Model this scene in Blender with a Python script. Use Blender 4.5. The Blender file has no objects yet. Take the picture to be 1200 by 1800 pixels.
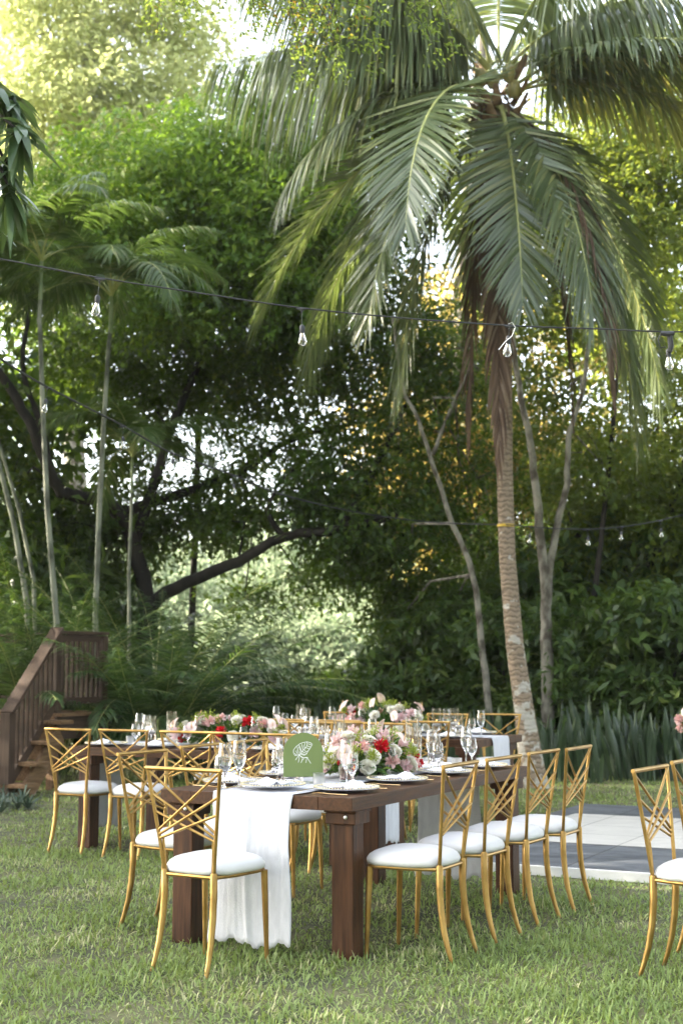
import bpy, math, random
import numpy as np
from mathutils import Vector, Matrix
R = math.radians
S = bpy.context.scene
HAZE = .0003
C = S.collection
rnd = random.Random(7)
rng = np.random.default_rng(11)

# ------------------------------------------------------------------ camera, sky, sun, exposure
CAM_H, PITCH, FPX = 1.388, 0.107, 2508.0
cam = bpy.data.cameras.new('camera'); co = bpy.data.objects.new('camera', cam); C.objects.link(co); S.camera = co
co.location = (0, 0, CAM_H); co.rotation_euler = (R(90) + PITCH, 0, 0)
cam.sensor_fit = 'VERTICAL'; cam.sensor_height = 36; cam.sensor_width = 24
cam.lens = FPX / 1800 * 36; cam.clip_start = .1; cam.clip_end = 1500
cam.dof.use_dof = True; cam.dof.focus_distance = 7.0; cam.dof.aperture_fstop = 3.4; cam.dof.aperture_blades = 0

SUN_AZ, SUN_EL = R(-80), R(30)          # azimuth from +Y towards +X; the sun stands behind the trees on the left
sd = Vector((math.sin(SUN_AZ)*math.cos(SUN_EL), math.cos(SUN_AZ)*math.cos(SUN_EL), math.sin(SUN_EL)))
w = bpy.data.worlds.new('World'); S.world = w; w.use_nodes = True
nt = w.node_tree; bg = nt.nodes['Background']
sky = nt.nodes.new('ShaderNodeTexSky'); sky.sky_type = 'NISHITA'; sky.sun_disc = False
sky.sun_elevation = SUN_EL; sky.sun_rotation = SUN_AZ; sky.dust_density = 3.0; sky.air_density = 1.0; sky.ozone_density = 1.0
hs = nt.nodes.new('ShaderNodeHueSaturation'); hs.inputs['Saturation'].default_value = .42
nt.links.new(sky.outputs[0], hs.inputs['Color']); nt.links.new(hs.outputs[0], bg.inputs[0]); bg.inputs[1].default_value = .15
sl = bpy.data.lights.new('sun', 'SUN'); sl.energy = 3.6; sl.angle = R(.6); sl.color = (1, .9, .74)
so = bpy.data.objects.new('sun', sl); C.objects.link(so); so.rotation_euler = sd.to_track_quat('Z', 'Y').to_euler()
vs = S.view_settings; vs.view_transform = 'Standard'; vs.look = 'None'; vs.gamma = 1; vs.exposure = 2.8
S.render.engine = 'CYCLES'
cy = S.cycles; cy.max_bounces = 16; cy.diffuse_bounces = 5; cy.glossy_bounces = 6; cy.transmission_bounces = 14; cy.transparent_max_bounces = 6
cy.use_denoising = True; cy.caustics_reflective = False; cy.caustics_refractive = True; cy.sample_clamp_indirect = 6

def at(px, py, Y):
    """world point seen at photo pixel (px,py) at distance Y"""
    a, b = (px-600)/FPX, (900-py)/FPX
    dy = math.cos(PITCH)-b*math.sin(PITCH); dz = math.sin(PITCH)+b*math.cos(PITCH)
    return Vector((a*Y/dy, Y, CAM_H + dz*Y/dy))
A27 = R(27)
U = Vector((math.sin(A27), math.cos(A27), 0)); V = Vector((-math.cos(A27), math.sin(A27), 0))   # table axes

# ------------------------------------------------------------------ materials
def newmat(name):
    m = bpy.data.materials.new(name); m.use_nodes = True
    return m, m.node_tree, m.node_tree.nodes['Principled BSDF']
def pm(name, c1, c2=None, scale=6, rough=.6, metal=0, bump=0, bscale=None, stretch=(1,1,1), coat=0, detail=5, lo=.35, hi=.65, spec=.5, rvar=0):
    m, t, b = newmat(name); n = t.nodes; l = t.links
    b.inputs['Roughness'].default_value = rough; b.inputs['Metallic'].default_value = metal
    b.inputs['Coat Weight'].default_value = coat; b.inputs['Coat Roughness'].default_value = .25
    b.inputs['Specular IOR Level'].default_value = spec
    tc = n.new('ShaderNodeTexCoord'); mp = n.new('ShaderNodeMapping'); mp.inputs['Scale'].default_value = stretch
    l.new(tc.outputs['Object'], mp.inputs[0])
    nz = n.new('ShaderNodeTexNoise'); nz.inputs['Scale'].default_value = scale; nz.inputs['Detail'].default_value = detail
    l.new(mp.outputs[0], nz.inputs[0])
    cr = n.new('ShaderNodeValToRGB'); cr.color_ramp.elements[0].position = lo; cr.color_ramp.elements[1].position = hi
    cr.color_ramp.elements[0].color = (*c1, 1); cr.color_ramp.elements[1].color = (*(c2 or c1), 1)
    l.new(nz.outputs[0], cr.inputs[0]); l.new(cr.outputs[0], b.inputs['Base Color'])
    if rvar:
        mr = n.new('ShaderNodeMapRange'); mr.inputs[3].default_value = rough-rvar; mr.inputs[4].default_value = rough+rvar
        l.new(nz.outputs[0], mr.inputs[0]); l.new(mr.outputs[0], b.inputs['Roughness'])
    if bump:
        nb = n.new('ShaderNodeTexNoise'); nb.inputs['Scale'].default_value = bscale or scale*3; nb.inputs['Detail'].default_value = 6
        l.new(mp.outputs[0], nb.inputs[0]); bm_ = n.new('ShaderNodeBump'); bm_.inputs['Strength'].default_value = bump; bm_.inputs['Distance'].default_value = .01
        l.new(nb.outputs[0], bm_.inputs['Height']); l.new(bm_.outputs[0], b.inputs['Normal'])
    return m
def leafmat(name, c1, c2, c3=None, trans=(.25,.4,.05), tw=.35, rough=.45, scale=.5, spec=.35, brown=0):
    """leaf: colour differs leaf by leaf and branch by branch; light passes through it"""
    m, t, b = newmat(name); n = t.nodes; l = t.links
    g = n.new('ShaderNodeNewGeometry'); cr = n.new('ShaderNodeValToRGB'); e = cr.color_ramp.elements
    e[0].color = (*c1, 1); e[1].color = (*c2, 1)
    if c3: x = e.new(.93); x.color = (*c2, 1); e[2].color = (*c3, 1)
    tc = n.new('ShaderNodeTexCoord'); nz = n.new('ShaderNodeTexNoise'); nz.inputs['Scale'].default_value = scale; nz.inputs['Detail'].default_value = 2
    l.new(tc.outputs['Object'], nz.inputs[0])
    mr = n.new('ShaderNodeMapRange'); mr.inputs[1].default_value = .3; mr.inputs[2].default_value = .7; mr.inputs[3].default_value = -.3; mr.inputs[4].default_value = .3
    l.new(nz.outputs[0], mr.inputs[0])
    ad = n.new('ShaderNodeMath'); ad.operation = 'ADD'; ad.use_clamp = True
    l.new(g.outputs['Random Per Island'], ad.inputs[0]); l.new(mr.outputs[0], ad.inputs[1]); l.new(ad.outputs[0], cr.inputs[0])
    l.new(cr.outputs[0], b.inputs['Base Color']); b.inputs['Roughness'].default_value = rough; b.inputs['Specular IOR Level'].default_value = spec
    tr = n.new('ShaderNodeBsdfTranslucent'); mx = n.new('ShaderNodeMixShader'); mx.inputs[0].default_value = tw
    mc = n.new('ShaderNodeMix'); mc.data_type = 'RGBA'; mc.blend_type = 'MIX'; mc.inputs[0].default_value = .6
    l.new(cr.outputs[0], mc.inputs[6]); mc.inputs[7].default_value = (*trans, 1); l.new(mc.outputs[2], tr.inputs[0])
    l.new(b.outputs[0], mx.inputs[1]); l.new(tr.outputs[0], mx.inputs[2]); l.new(mx.outputs[0], n['Material Output'].inputs[0])
    return m
def glassmat(name, col=(1,1,1), rough=0, ior=1.45):
    m, t, b = newmat(name)
    b.inputs['Base Color'].default_value = (*col, 1); b.inputs['Transmission Weight'].default_value = 1
    b.inputs['Roughness'].default_value = rough; b.inputs['IOR'].default_value = ior
    return m
M = {}
M['gold'] = pm('gold_paint', (.31,.18,.05), (.47,.30,.10), 9, .38, .85, .08, 60, rvar=.07)
M['vinyl'] = pm('white_vinyl', (.62,.61,.595), (.67,.66,.645), 5, .5, 0, .10, 22)
M['linen'] = pm('white_linen', (.55,.555,.585), (.62,.625,.655), 30, .9, 0, .35, 260, stretch=(1,1,.35))
M['napkin'] = pm('napkin_cloth', (.82,.82,.85), (.86,.86,.88), 20, .9, 0, .2, 300)
def woodmat(name, c1, c2, axis, rough, coat, bump=.25, sc=7):
    st = [7,7,7]; st[axis] = .55
    return pm(name, c1, c2, sc, rough, 0, bump, sc*4, tuple(st), coat, detail=8, lo=.3, hi=.72, rvar=.1, spec=.22)
M['top'] = woodmat('stained_table_wood', (.030,.012,.005), (.105,.045,.018), 1, .42, .03)
M['leg'] = woodmat('stained_leg_wood', (.028,.011,.005), (.10,.042,.017), 2, .45, .03)
M['deckv'] = woodmat('deck_wood_upright', (.040,.025,.016), (.085,.055,.038), 2, .65, 0)
M['deckh'] = woodmat('deck_wood_flat', (.040,.025,.016), (.088,.056,.038), 0, .65, 0)
M['deckold'] = woodmat('weathered_wood', (.10,.055,.028), (.26,.16,.085), 0, .8, 0)
M['glass'] = glassmat('clear_glass')
_m, _t, _b = newmat('whitened_glass'); _b.inputs['Base Color'].default_value = (.80,.80,.84,1); _b.inputs['Transmission Weight'].default_value = .45; _b.inputs['Roughness'].default_value = .12; M['plate'] = _m  # whitish base stands in for white reflections on the clear charger glass
M['frost'] = glassmat('frosted_glass', (.95,.95,.95), .3)
M['water'] = glassmat('water', (1,.985,.985), 0, 1.33)
M['pinkwater'] = glassmat('reflection_tinted_water', (.95,.66,.66), .08, 1.33)  # pink tint stands in for flowers reflected in the water
M['wax'] = pm('candle_wax', (.86,.85,.82), None, 5, .45)
M['beads'] = pm('gold_beads', (.80,.68,.42), (.86,.78,.56), 30, .3, .6)
M['cutlery'] = pm('gold_cutlery', (.70,.50,.24), None, 5, .25, 1)
M['black'] = pm('black_rubber', (.018,.019,.02), (.035,.036,.037), 30, .5)
M['tie'] = pm('white_cable_tie', (.62,.62,.60), None, 5, .4)
M['brass'] = pm('bulb_brass', (.7,.55,.3), None, 5, .3, 1)
M['steel'] = pm('bolt_steel', (.55,.55,.52), None, 5, .35, 1)
M['green_acrylic'] = pm('olive_painted_acrylic', (.165,.225,.075), (.18,.24,.085), 8, .22, 0, .04, 20)
M['ink'] = pm('white_ink', (.86,.86,.84), None, 5, .5)
fl = bpy.data.materials.new('candle_flame'); fl.use_nodes = True; _b = fl.node_tree.nodes['Principled BSDF']
_b.inputs['Base Color'].default_value = (1,.55,.15,1); _b.inputs['Emission Color'].default_value = (1,.55,.18,1); _b.inputs['Emission Strength'].default_value = 1.2
M['flame'] = fl
M['bark'] = pm('dark_bark', (.012,.010,.008), (.035,.028,.02), 5, .9, 0, .7, 14, (1,1,.3))
M['palebark'] = pm('lichen_bark', (.075,.062,.045), (.27,.25,.20), 7, .9, 0, .6, 20, (1,1,.6), lo=.4, hi=.58)
M['slimtrunk'] = pm('slim_palm_bark', (.055,.06,.038), (.24,.25,.18), 5, .8, 0, .4, 18, (1,1,.5), lo=.38, hi=.6)
M['greenstem'] = pm('green_palm_stem', (.12,.17,.06), (.22,.27,.12), 4, .5)
def palmtrunk():
    m, t, b = newmat('coconut_bark'); n = t.nodes; l = t.links
    tc = n.new('ShaderNodeTexCoord')
    wv = n.new('ShaderNodeTexWave'); wv.bands_direction = 'Z'; wv.inputs['Scale'].default_value = 5.2; wv.inputs['Distortion'].default_value = 7; wv.inputs['Detail'].default_value = 3; wv.inputs['Detail Scale'].default_value = 2.5
    l.new(tc.outputs['Object'], wv.inputs[0])
    nz = n.new('ShaderNodeTexNoise'); nz.inputs['Scale'].default_value = 7; nz.inputs['Detail'].default_value = 3; l.new(tc.outputs['Object'], nz.inputs[0])
    c1 = n.new('ShaderNodeValToRGB'); c1.color_ramp.elements[0].color = (.14,.105,.07,1); c1.color_ramp.elements[1].color = (.26,.195,.13,1); c1.color_ramp.elements[1].position = .5
    l.new(wv.outputs[0], c1.inputs[0])
    sp = n.new('ShaderNodeSeparateXYZ'); l.new(tc.outputs['Object'], sp.inputs[0])
    mr = n.new('ShaderNodeMapRange'); mr.inputs[1].default_value = 0; mr.inputs[2].default_value = 4.5; mr.inputs[3].default_value = .07; mr.inputs[4].default_value = -.12
    l.new(sp.outputs[2], mr.inputs[0]); ad = n.new('ShaderNodeMath'); l.new(nz.outputs[0], ad.inputs[0]); l.new(mr.outputs[0], ad.inputs[1])
    c2 = n.new('ShaderNodeValToRGB'); c2.color_ramp.elements[0].position = .56; c2.color_ramp.elements[1].position = .60; c2.color_ramp.elements[0].color = (0,0,0,1); c2.color_ramp.elements[1].color = (1,1,1,1)
    l.new(ad.outputs[0], c2.inputs[0])
    mx = n.new('ShaderNodeMix'); mx.data_type = 'RGBA'; l.new(c2.outputs[0], mx.inputs[0]); l.new(c1.outputs[0], mx.inputs[6]); mx.inputs[7].default_value = (.40,.37,.31,1)
    l.new(mx.outputs[2], b.inputs['Base Color']); b.inputs['Roughness'].default_value = .9
    bp = n.new('ShaderNodeBump'); bp.inputs['Strength'].default_value = .4; bp.inputs['Distance'].default_value = .015
    l.new(wv.outputs[0], bp.inputs['Height']); l.new(bp.outputs[0], b.inputs['Normal'])
    return m
M['palmtrunk'] = palmtrunk()
M['frond'] = leafmat('coconut_leaf', (.065,.10,.042), (.145,.18,.08), (.24,.25,.09), (.30,.38,.06), .26, .33, .8, .75)
M['frondy'] = leafmat('yellowing_coconut_leaf', (.12,.15,.05), (.26,.27,.08), (.36,.27,.10), (.5,.45,.08), .35, .42, 1.2, .5)
M['rachis'] = pm('palm_midrib', (.30,.33,.10), (.42,.42,.15), 3, .45)
M['dead'] = leafmat('dead_palm_leaf', (.07,.045,.03), (.17,.11,.07), (.26,.19,.13), (.22,.13,.06), .2, .7, 1.5, .2)
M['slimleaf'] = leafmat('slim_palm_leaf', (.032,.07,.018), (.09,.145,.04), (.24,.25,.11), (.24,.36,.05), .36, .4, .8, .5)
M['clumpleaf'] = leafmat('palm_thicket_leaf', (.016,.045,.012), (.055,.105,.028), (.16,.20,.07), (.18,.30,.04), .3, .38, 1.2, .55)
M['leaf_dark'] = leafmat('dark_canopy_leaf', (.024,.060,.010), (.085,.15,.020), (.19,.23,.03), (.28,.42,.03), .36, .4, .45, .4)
M['leaf_mid'] = leafmat('mid_green_leaf', (.045,.11,.014), (.15,.25,.03), (.27,.35,.05), (.36,.55,.04), .42, .42, .5, .4)
M['leaf_sun'] = leafmat('sunlit_leaf', (.26,.30,.10), (.42,.46,.18), (.5,.50,.24), (.74,.78,.34), .5, .5, .35, .3)  # lightened and yellowed so the colour itself reads as strong sun
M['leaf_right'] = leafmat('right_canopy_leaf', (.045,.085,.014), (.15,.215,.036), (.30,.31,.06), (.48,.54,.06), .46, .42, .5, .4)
M['leaf_backlit'] = leafmat('backlit_leaf', (.14,.14,.04), (.32,.28,.07), (.5,.38,.12), (.85,.62,.16), .5, .45, .6, .4)  # gold of the backlight is put into the leaf colour
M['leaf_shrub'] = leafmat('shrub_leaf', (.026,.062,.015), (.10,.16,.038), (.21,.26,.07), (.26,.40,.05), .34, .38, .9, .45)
M['leaf_far'] = leafmat('far_leaf', (.07,.12,.05), (.34,.42,.22), (.60,.62,.46), (.52,.58,.38), .40, .6, .3, .2)  # paled to carry distant sunlight and haze in the leaf colour
M['mango'] = leafmat('broad_hanging_leaf', (.04,.085,.03), (.09,.15,.06), None, (.22,.34,.06), .25, .28, 1.5, .6)
M['twigleaf'] = leafmat('fine_twig_leaf', (.07,.13,.03), (.16,.24,.05), (.45,.20,.04), (.40,.50,.06), .42, .45, 1.5, .3)
M['snake'] = leafmat('snake_plant_leaf', (.016,.036,.012), (.055,.09,.034), (.18,.21,.11), (.10,.16,.05), .08, .35, 3, .5)
M['brom'] = leafmat('grey_green_leaf', (.05,.08,.055), (.12,.16,.12), None, (.10,.14,.06), .1, .4, 3, .4)
M['grass'] = leafmat('lawn_blade', (.145,.215,.058), (.28,.36,.12), (.48,.46,.25), (.42,.50,.11), .30, .5, 1.1, .35)
M['petalw'] = leafmat('cream_petal', (.84,.81,.70), (.90,.88,.80), None, (.85,.80,.60), .25, .6, 20, .2)
M['petalp'] = leafmat('pink_petal', (.80,.48,.43), (.88,.68,.62), None, (.85,.4,.4), .25, .6, 20, .2)
M['petalh'] = leafmat('pale_pink_petal', (.80,.56,.56), (.86,.72,.70), None, (.85,.6,.55), .25, .6, 20, .2)
M['petalr'] = leafmat('red_petal', (.50,.006,.015), (.66,.02,.03), None, (.8,.02,.03), .2, .5, 20, .2)
M['spathe'] = pm('blush_spathe', (.82,.58,.50), (.88,.70,.62), 18, .3, coat=.2)
M['spadix'] = pm('spadix', (.75,.45,.18), None, 5, .5)
M['arrleaf'] = leafmat('bouquet_leaf', (.02,.075,.015), (.07,.16,.03), (.22,.32,.04), (.25,.42,.04), .25, .35, 6, .45)
M['filler'] = leafmat('yellow_green_filler', (.25,.32,.04), (.42,.48,.08), None, (.5,.6,.06), .3, .5, 8, .3)

# ------------------------------------------------------------------ mesh helpers
class MB:
    def __init__(s): s.v = []; s.f = []
    def add(s, vs, fs):
        o = len(s.v); s.v += [tuple(x) for x in vs]; s.f += [tuple(i+o for i in f) for f in fs]; return s
    def box(s, c, size, rot=None, taper=None):
        hx, hy, hz = (x/2 for x in size); c = Vector(c); vs = []
        for z in (-1, 1):
            k = taper if (taper and z > 0) else 1
            for x, y in ((-1,-1),(1,-1),(1,1),(-1,1)):
                p = Vector((x*hx*k, y*hy*k, z*hz)); vs.append((rot @ p if rot else p) + c)
        return s.add(vs, [(3,2,1,0),(4,5,6,7),(0,1,5,4),(1,2,6,5),(2,3,7,6),(3,0,4,7)])
    def tube(s, pts, rad, n=8, cap=True, flat=1):
        pts = [Vector(p) for p in pts]; rad = rad if isinstance(rad, (list, tuple)) else [rad]*len(pts)
        vs = []; up = None
        for i, p in enumerate(pts):
            t = (pts[min(i+1, len(pts)-1)] - pts[max(i-1, 0)]).normalized()
            if up is None: up = Vector((0,0,1)) if abs(t.z) < .9 else Vector((1,0,0))
            a = t.cross(up).normalized(); b = a.cross(t).normalized(); up = b
            for k in range(n):
                th = 2*math.pi*k/n; vs.append(p + a*rad[i]*math.cos(th) + b*rad[i]*flat*math.sin(th))
        fs = [(i*n+k, i*n+(k+1) % n, (i+1)*n+(k+1) % n, (i+1)*n+k) for i in range(len(pts)-1) for k in range(n)]
        if cap: fs += [tuple(range(n))[::-1], tuple((len(pts)-1)*n+k for k in range(n))]
        return s.add(vs, fs)
    def lathe(s, prof, n=24, c=(0,0,0)):
        """prof: (r, z) list; r==0 ends close to a point"""
        o = []; fs = []; vs = []
        for r, z in prof:
            if r < 1e-6: o.append((len(vs), 1)); vs.append((c[0], c[1], c[2]+z))
            else:
                o.append((len(vs), n)); vs += [(c[0]+r*math.cos(2*math.pi*k/n), c[1]+r*math.sin(2*math.pi*k/n), c[2]+z) for k in range(n)]
        for (a, na), (b, nb) in zip(o, o[1:]):
            for k in range(n):
                k2 = (k+1) % n
                if na == 1 and nb > 1: fs.append((a, b+k2, b+k))
                elif nb == 1 and na > 1: fs.append((a+k, a+k2, b))
                elif na > 1: fs.append((a+k, a+k2, b+k2, b+k))
        return s.add(vs, fs)
    def grid(s, P):
        h, w_ = len(P), len(P[0]); vs = [q for r in P for q in r]
        return s.add(vs, [(i*w_+j, i*w_+j+1, (i+1)*w_+j+1, (i+1)*w_+j) for i in range(h-1) for j in range(w_-1)])
    def build(s, name, m, parent=None, smooth=True, bevel=0, solid=0, auto=None):
        me = bpy.data.meshes.new(name); me.from_pydata(s.v, [], s.f)
        me.materials.append(m); me.validate()
        if smooth: me.polygons.foreach_set('use_smooth', [True]*len(me.polygons)); me.set_sharp_from_angle(angle=R(42))
        o = bpy.data.objects.new(name, me); C.objects.link(o)
        if parent: o.parent = parent
        if solid: md = o.modifiers.new('s', 'SOLIDIFY'); md.thickness = solid; md.offset = 0
        if bevel: md = o.modifiers.new('b', 'BEVEL'); md.width = bevel; md.segments = 2; md.limit_method = 'ANGLE'; md.harden_normals = False
        return o
def npmesh(name, co_, quads, m, parent=None, smooth=False):
    me = bpy.data.meshes.new(name); nv, nq = len(co_), len(quads)
    me.vertices.add(nv); me.vertices.foreach_set('co', np.ascontiguousarray(co_, dtype=np.float32).ravel())
    me.loops.add(nq*4); me.loops.foreach_set('vertex_index', np.ascontiguousarray(quads, dtype=np.int32).ravel())
    me.polygons.add(nq); me.polygons.foreach_set('loop_start', np.arange(0, nq*4, 4, dtype=np.int32))
    me.polygons.foreach_set('loop_total', np.full(nq, 4, dtype=np.int32))
    if smooth: me.polygons.foreach_set('use_smooth', np.ones(nq, dtype=bool))
    me.update(); me.materials.append(m)
    o = bpy.data.objects.new(name, me); C.objects.link(o)
    if parent: o.parent = parent
    return o
def nrm(a): return a/np.maximum(np.linalg.norm(a, axis=-1, keepdims=True), 1e-9)
def leaf_arrays(P, D, N, L, W, fold=.18, droop=.12):
    D = nrm(D); Sd = nrm(np.cross(D, N)); N2 = np.cross(Sd, D); L = L[:,None]; W = W[:,None]
    v = np.stack([P, P+D*L*.45+Sd*W*.5+N2*W*fold, P+D*L-N2*L*droop, P+D*L*.45-Sd*W*.5+N2*W*fold], 1)
    n = len(P); return v.reshape(-1, 3), np.arange(n*4).reshape(n, 4)
def strip_arrays(B, D, WD, L, W, grav, k=4, up=None):
    """narrow leaflets that bend down: B base, D direction, WD width direction"""
    n = len(B); t = np.linspace(0, 1, k)[None,:,None]; wt = np.array([.55,1,.8,.08]) if k == 4 else np.interp(np.linspace(0,1,k), [0,.3,.7,1], [.5,1,.75,.05])
    P = B[:,None,:] + D[:,None,:]*L[:,None,None]*t*(1-.25*grav[:,None,None]*t) + np.array([0,0,-1])[None,None,:]*L[:,None,None]*grav[:,None,None]*t**2
    Wv = WD[:,None,:]*(W[:,None]*wt[None,:])[:,:,None]*.5
    v = np.concatenate([(P-Wv)[:,:,None,:], (P+Wv)[:,:,None,:]], 2).reshape(n, k*2, 3)
    q = np.array([[2*i, 2*i+1, 2*i+3, 2*i+2] for i in range(k-1)])
    return v.reshape(-1,3), (q[None]+(np.arange(n)*k*2)[:,None,None]).reshape(-1,4)

# ------------------------------------------------------------------ scene-tree helpers
def empty(name, loc=(0,0,0), rz=0, parent=None):
    o = bpy.data.objects.new(name, None); C.objects.link(o); o.location = loc; o.rotation_euler = (0,0,rz); o.empty_display_size = .1
    if parent: o.parent = parent
    return o
def tag(o, label=None, cat=None, group=None, kind=None):
    for k, v_ in (('label', label), ('category', cat), ('group', group), ('kind', kind)):
        if v_: o[k] = v_
    return o
def thing(name, label, cat, loc=(0,0,0), rz=0, group=None): return tag(empty(name, loc, rz), label, cat, group)
kids = {}
def children(o): return [c for c in bpy.data.objects if c.parent == o]
def tree_of(o):
    return (o, [tree_of(c) for c in children(o)])
def copy_of(t, parent=None):
    c = t[0].copy(); C.objects.link(c)
    if parent: c.parent = parent
    for k in t[1]: copy_of(k, c)
    return c
def place(t, used, loc, rz=0, label=None, group=None, scale=None, cat=None, tilt=None):
    """first use moves the original, later uses copy it"""
    o = t[0] if not used else copy_of(t)
    used.append(1)
    o.location = loc; o.rotation_euler = (tilt[0], tilt[1], rz) if tilt else (0, 0, rz)
    if scale: o.scale = (scale,)*3 if isinstance(scale, (int, float)) else scale
    return tag(o, label, cat, group)

# ------------------------------------------------------------------ ground, dance floor
g = MB(); g.grid([[(x, y, 0) for x in (-400,-60,-12,12,60,400)] for y in (-60,0,20,60,200,700)])
M['soil'] = pm('lawn_soil', (.06,.065,.03), (.13,.125,.055), 3, .95, 0, .6, 40)
_o = g.build('lawn', M['soil'], smooth=False); _o['kind'] = 'structure'

DF0 = Vector((.93, 9.83, 0)); LOW = -.62   # dance floor: origin on the near edge, u away, s to the right (-V)
def dfp(s, u, z): p = DF0 - V*s + U*u; return Vector((p.x, p.y, z))
def tilemat(name, c1, c2, grout):
    m, t, b = newmat(name); n = t.nodes; l = t.links
    tc = n.new('ShaderNodeTexCoord'); br = n.new('ShaderNodeTexBrick'); br.offset = 0; br.inputs['Scale'].default_value = 1
    br.inputs['Brick Width'].default_value = .61; br.inputs['Row Height'].default_value = .61; br.inputs['Mortar Size'].default_value = .006
    nz = n.new('ShaderNodeTexNoise'); nz.inputs['Scale'].default_value = 2.2; nz.inputs['Detail'].default_value = 10; nz.inputs['Roughness'].default_value = .7; nz.inputs['Distortion'].default_value = 1.5
    l.new(tc.outputs['Object'], br.inputs[0]); l.new(tc.outputs['Object'], nz.inputs[0])
    cr = n.new('ShaderNodeValToRGB'); cr.color_ramp.elements[0].color = (*c1,1); cr.color_ramp.elements[1].color = (*c2,1); cr.color_ramp.elements[0].position = .35; cr.color_ramp.elements[1].position = .7
    l.new(nz.outputs[0], cr.inputs[0]); l.new(cr.outputs[0], br.inputs[1]); l.new(cr.outputs[0], br.inputs[2]); br.inputs[3].default_value = (*grout,1)
    l.new(br.outputs[0], b.inputs['Base Color']); b.inputs['Roughness'].default_value = .55
    return m
M['slate'] = tilemat('slate_tile', (.05,.056,.065), (.17,.18,.195), (.02,.022,.025))
M['stone'] = tilemat('cream_tile', (.47,.45,.41), (.58,.56,.51), (.22,.21,.19))
M['edge'] = pm('white_floor_edge', (.62,.62,.60), (.75,.75,.73), 6, .6)
df = empty('dance_floor', dfp(LOW, 0, 0), -A27); tag(df, 'low dance floor of dark slate tiles round a pale stone centre', 'dance floor')
b = MB(); b.box((4.5, 2.12, .035), (9, 4.24, .066)); b.build('platform', M['edge'], df, False, .004)
b = MB(); b.box((4.5, 2.12, .0705), (8.96, 4.20, .005)); b.build('slate_border', M['slate'], df, False)
b = MB(); b.box((.24+3.9, 2.25, .0745), (7.8, 2.05, .004)); b.build('stone_centre', M['stone'], df, False)

# lawn grass: countless blades, one object
def grass():
    zones = [(4.3, 7.5, 3600, .040, .0085), (7.5, 11, 2200, .040, .0100), (11, 19, 800, .040, .013)]
    BB, LL, WW = [], [], []
    for y0, y1, dens, ln, wd in zones:
        xm = lambda y: .27*y + .8
        wmax = xm(y1); n = int(dens*(y1-y0)*2*wmax)
        y = rng.uniform(y0, y1, n); x = rng.uniform(-wmax, wmax, n); k = np.abs(x) < xm(y); x, y = x[k], y[k]
        dx, dy = x-DF0.x, y-DF0.y; s_ = -(dx*V.x+dy*V.y); u_ = dx*U.x+dy*U.y
        k = ~((s_ > LOW) & (u_ > 0.0) & (u_ < 4.24)); x, y = x[k], y[k]
        f = np.sin(x*3.1+np.sin(y*2.3)*1.6)*np.sin(y*2.7+np.sin(x*1.9)*1.4)
        f2 = np.sin(x*11+y*4)*np.sin(y*13-x*5)
        keep = rng.random(len(x)) < np.clip(.78+.28*f+.18*f2, .25, 1); x, y, f = x[keep], y[keep], f[keep]
        BB.append(np.stack([x, y, np.zeros(len(x))], 1)); LL.append(ln*(1+.35*f)*rng.uniform(.6, 1.55, len(x))); WW.append(wd*rng.uniform(.7, 1.3, len(x)))
    B = np.concatenate(BB); L = np.concatenate(LL); W = np.concatenate(WW); n = len(B)
    az = rng.uniform(0, 2*np.pi, n) + .0; el = rng.uniform(.35, 1.35, n)
    D = np.stack([np.cos(az)*np.cos(el), np.sin(az)*np.cos(el), np.sin(el)], 1); WD = np.stack([-np.sin(az), np.cos(az), rng.uniform(-.3,.3,n)], 1)
    v, q = strip_arrays(B, D, WD, L*1.25, W, rng.uniform(.1,.45,n), 3)
    o = npmesh('lawn_grass', v, q, M['grass']); tag(o, 'short broad bladed green lawn grass under and in front of the tables', 'grass', None, 'stuff')
grass()
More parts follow.
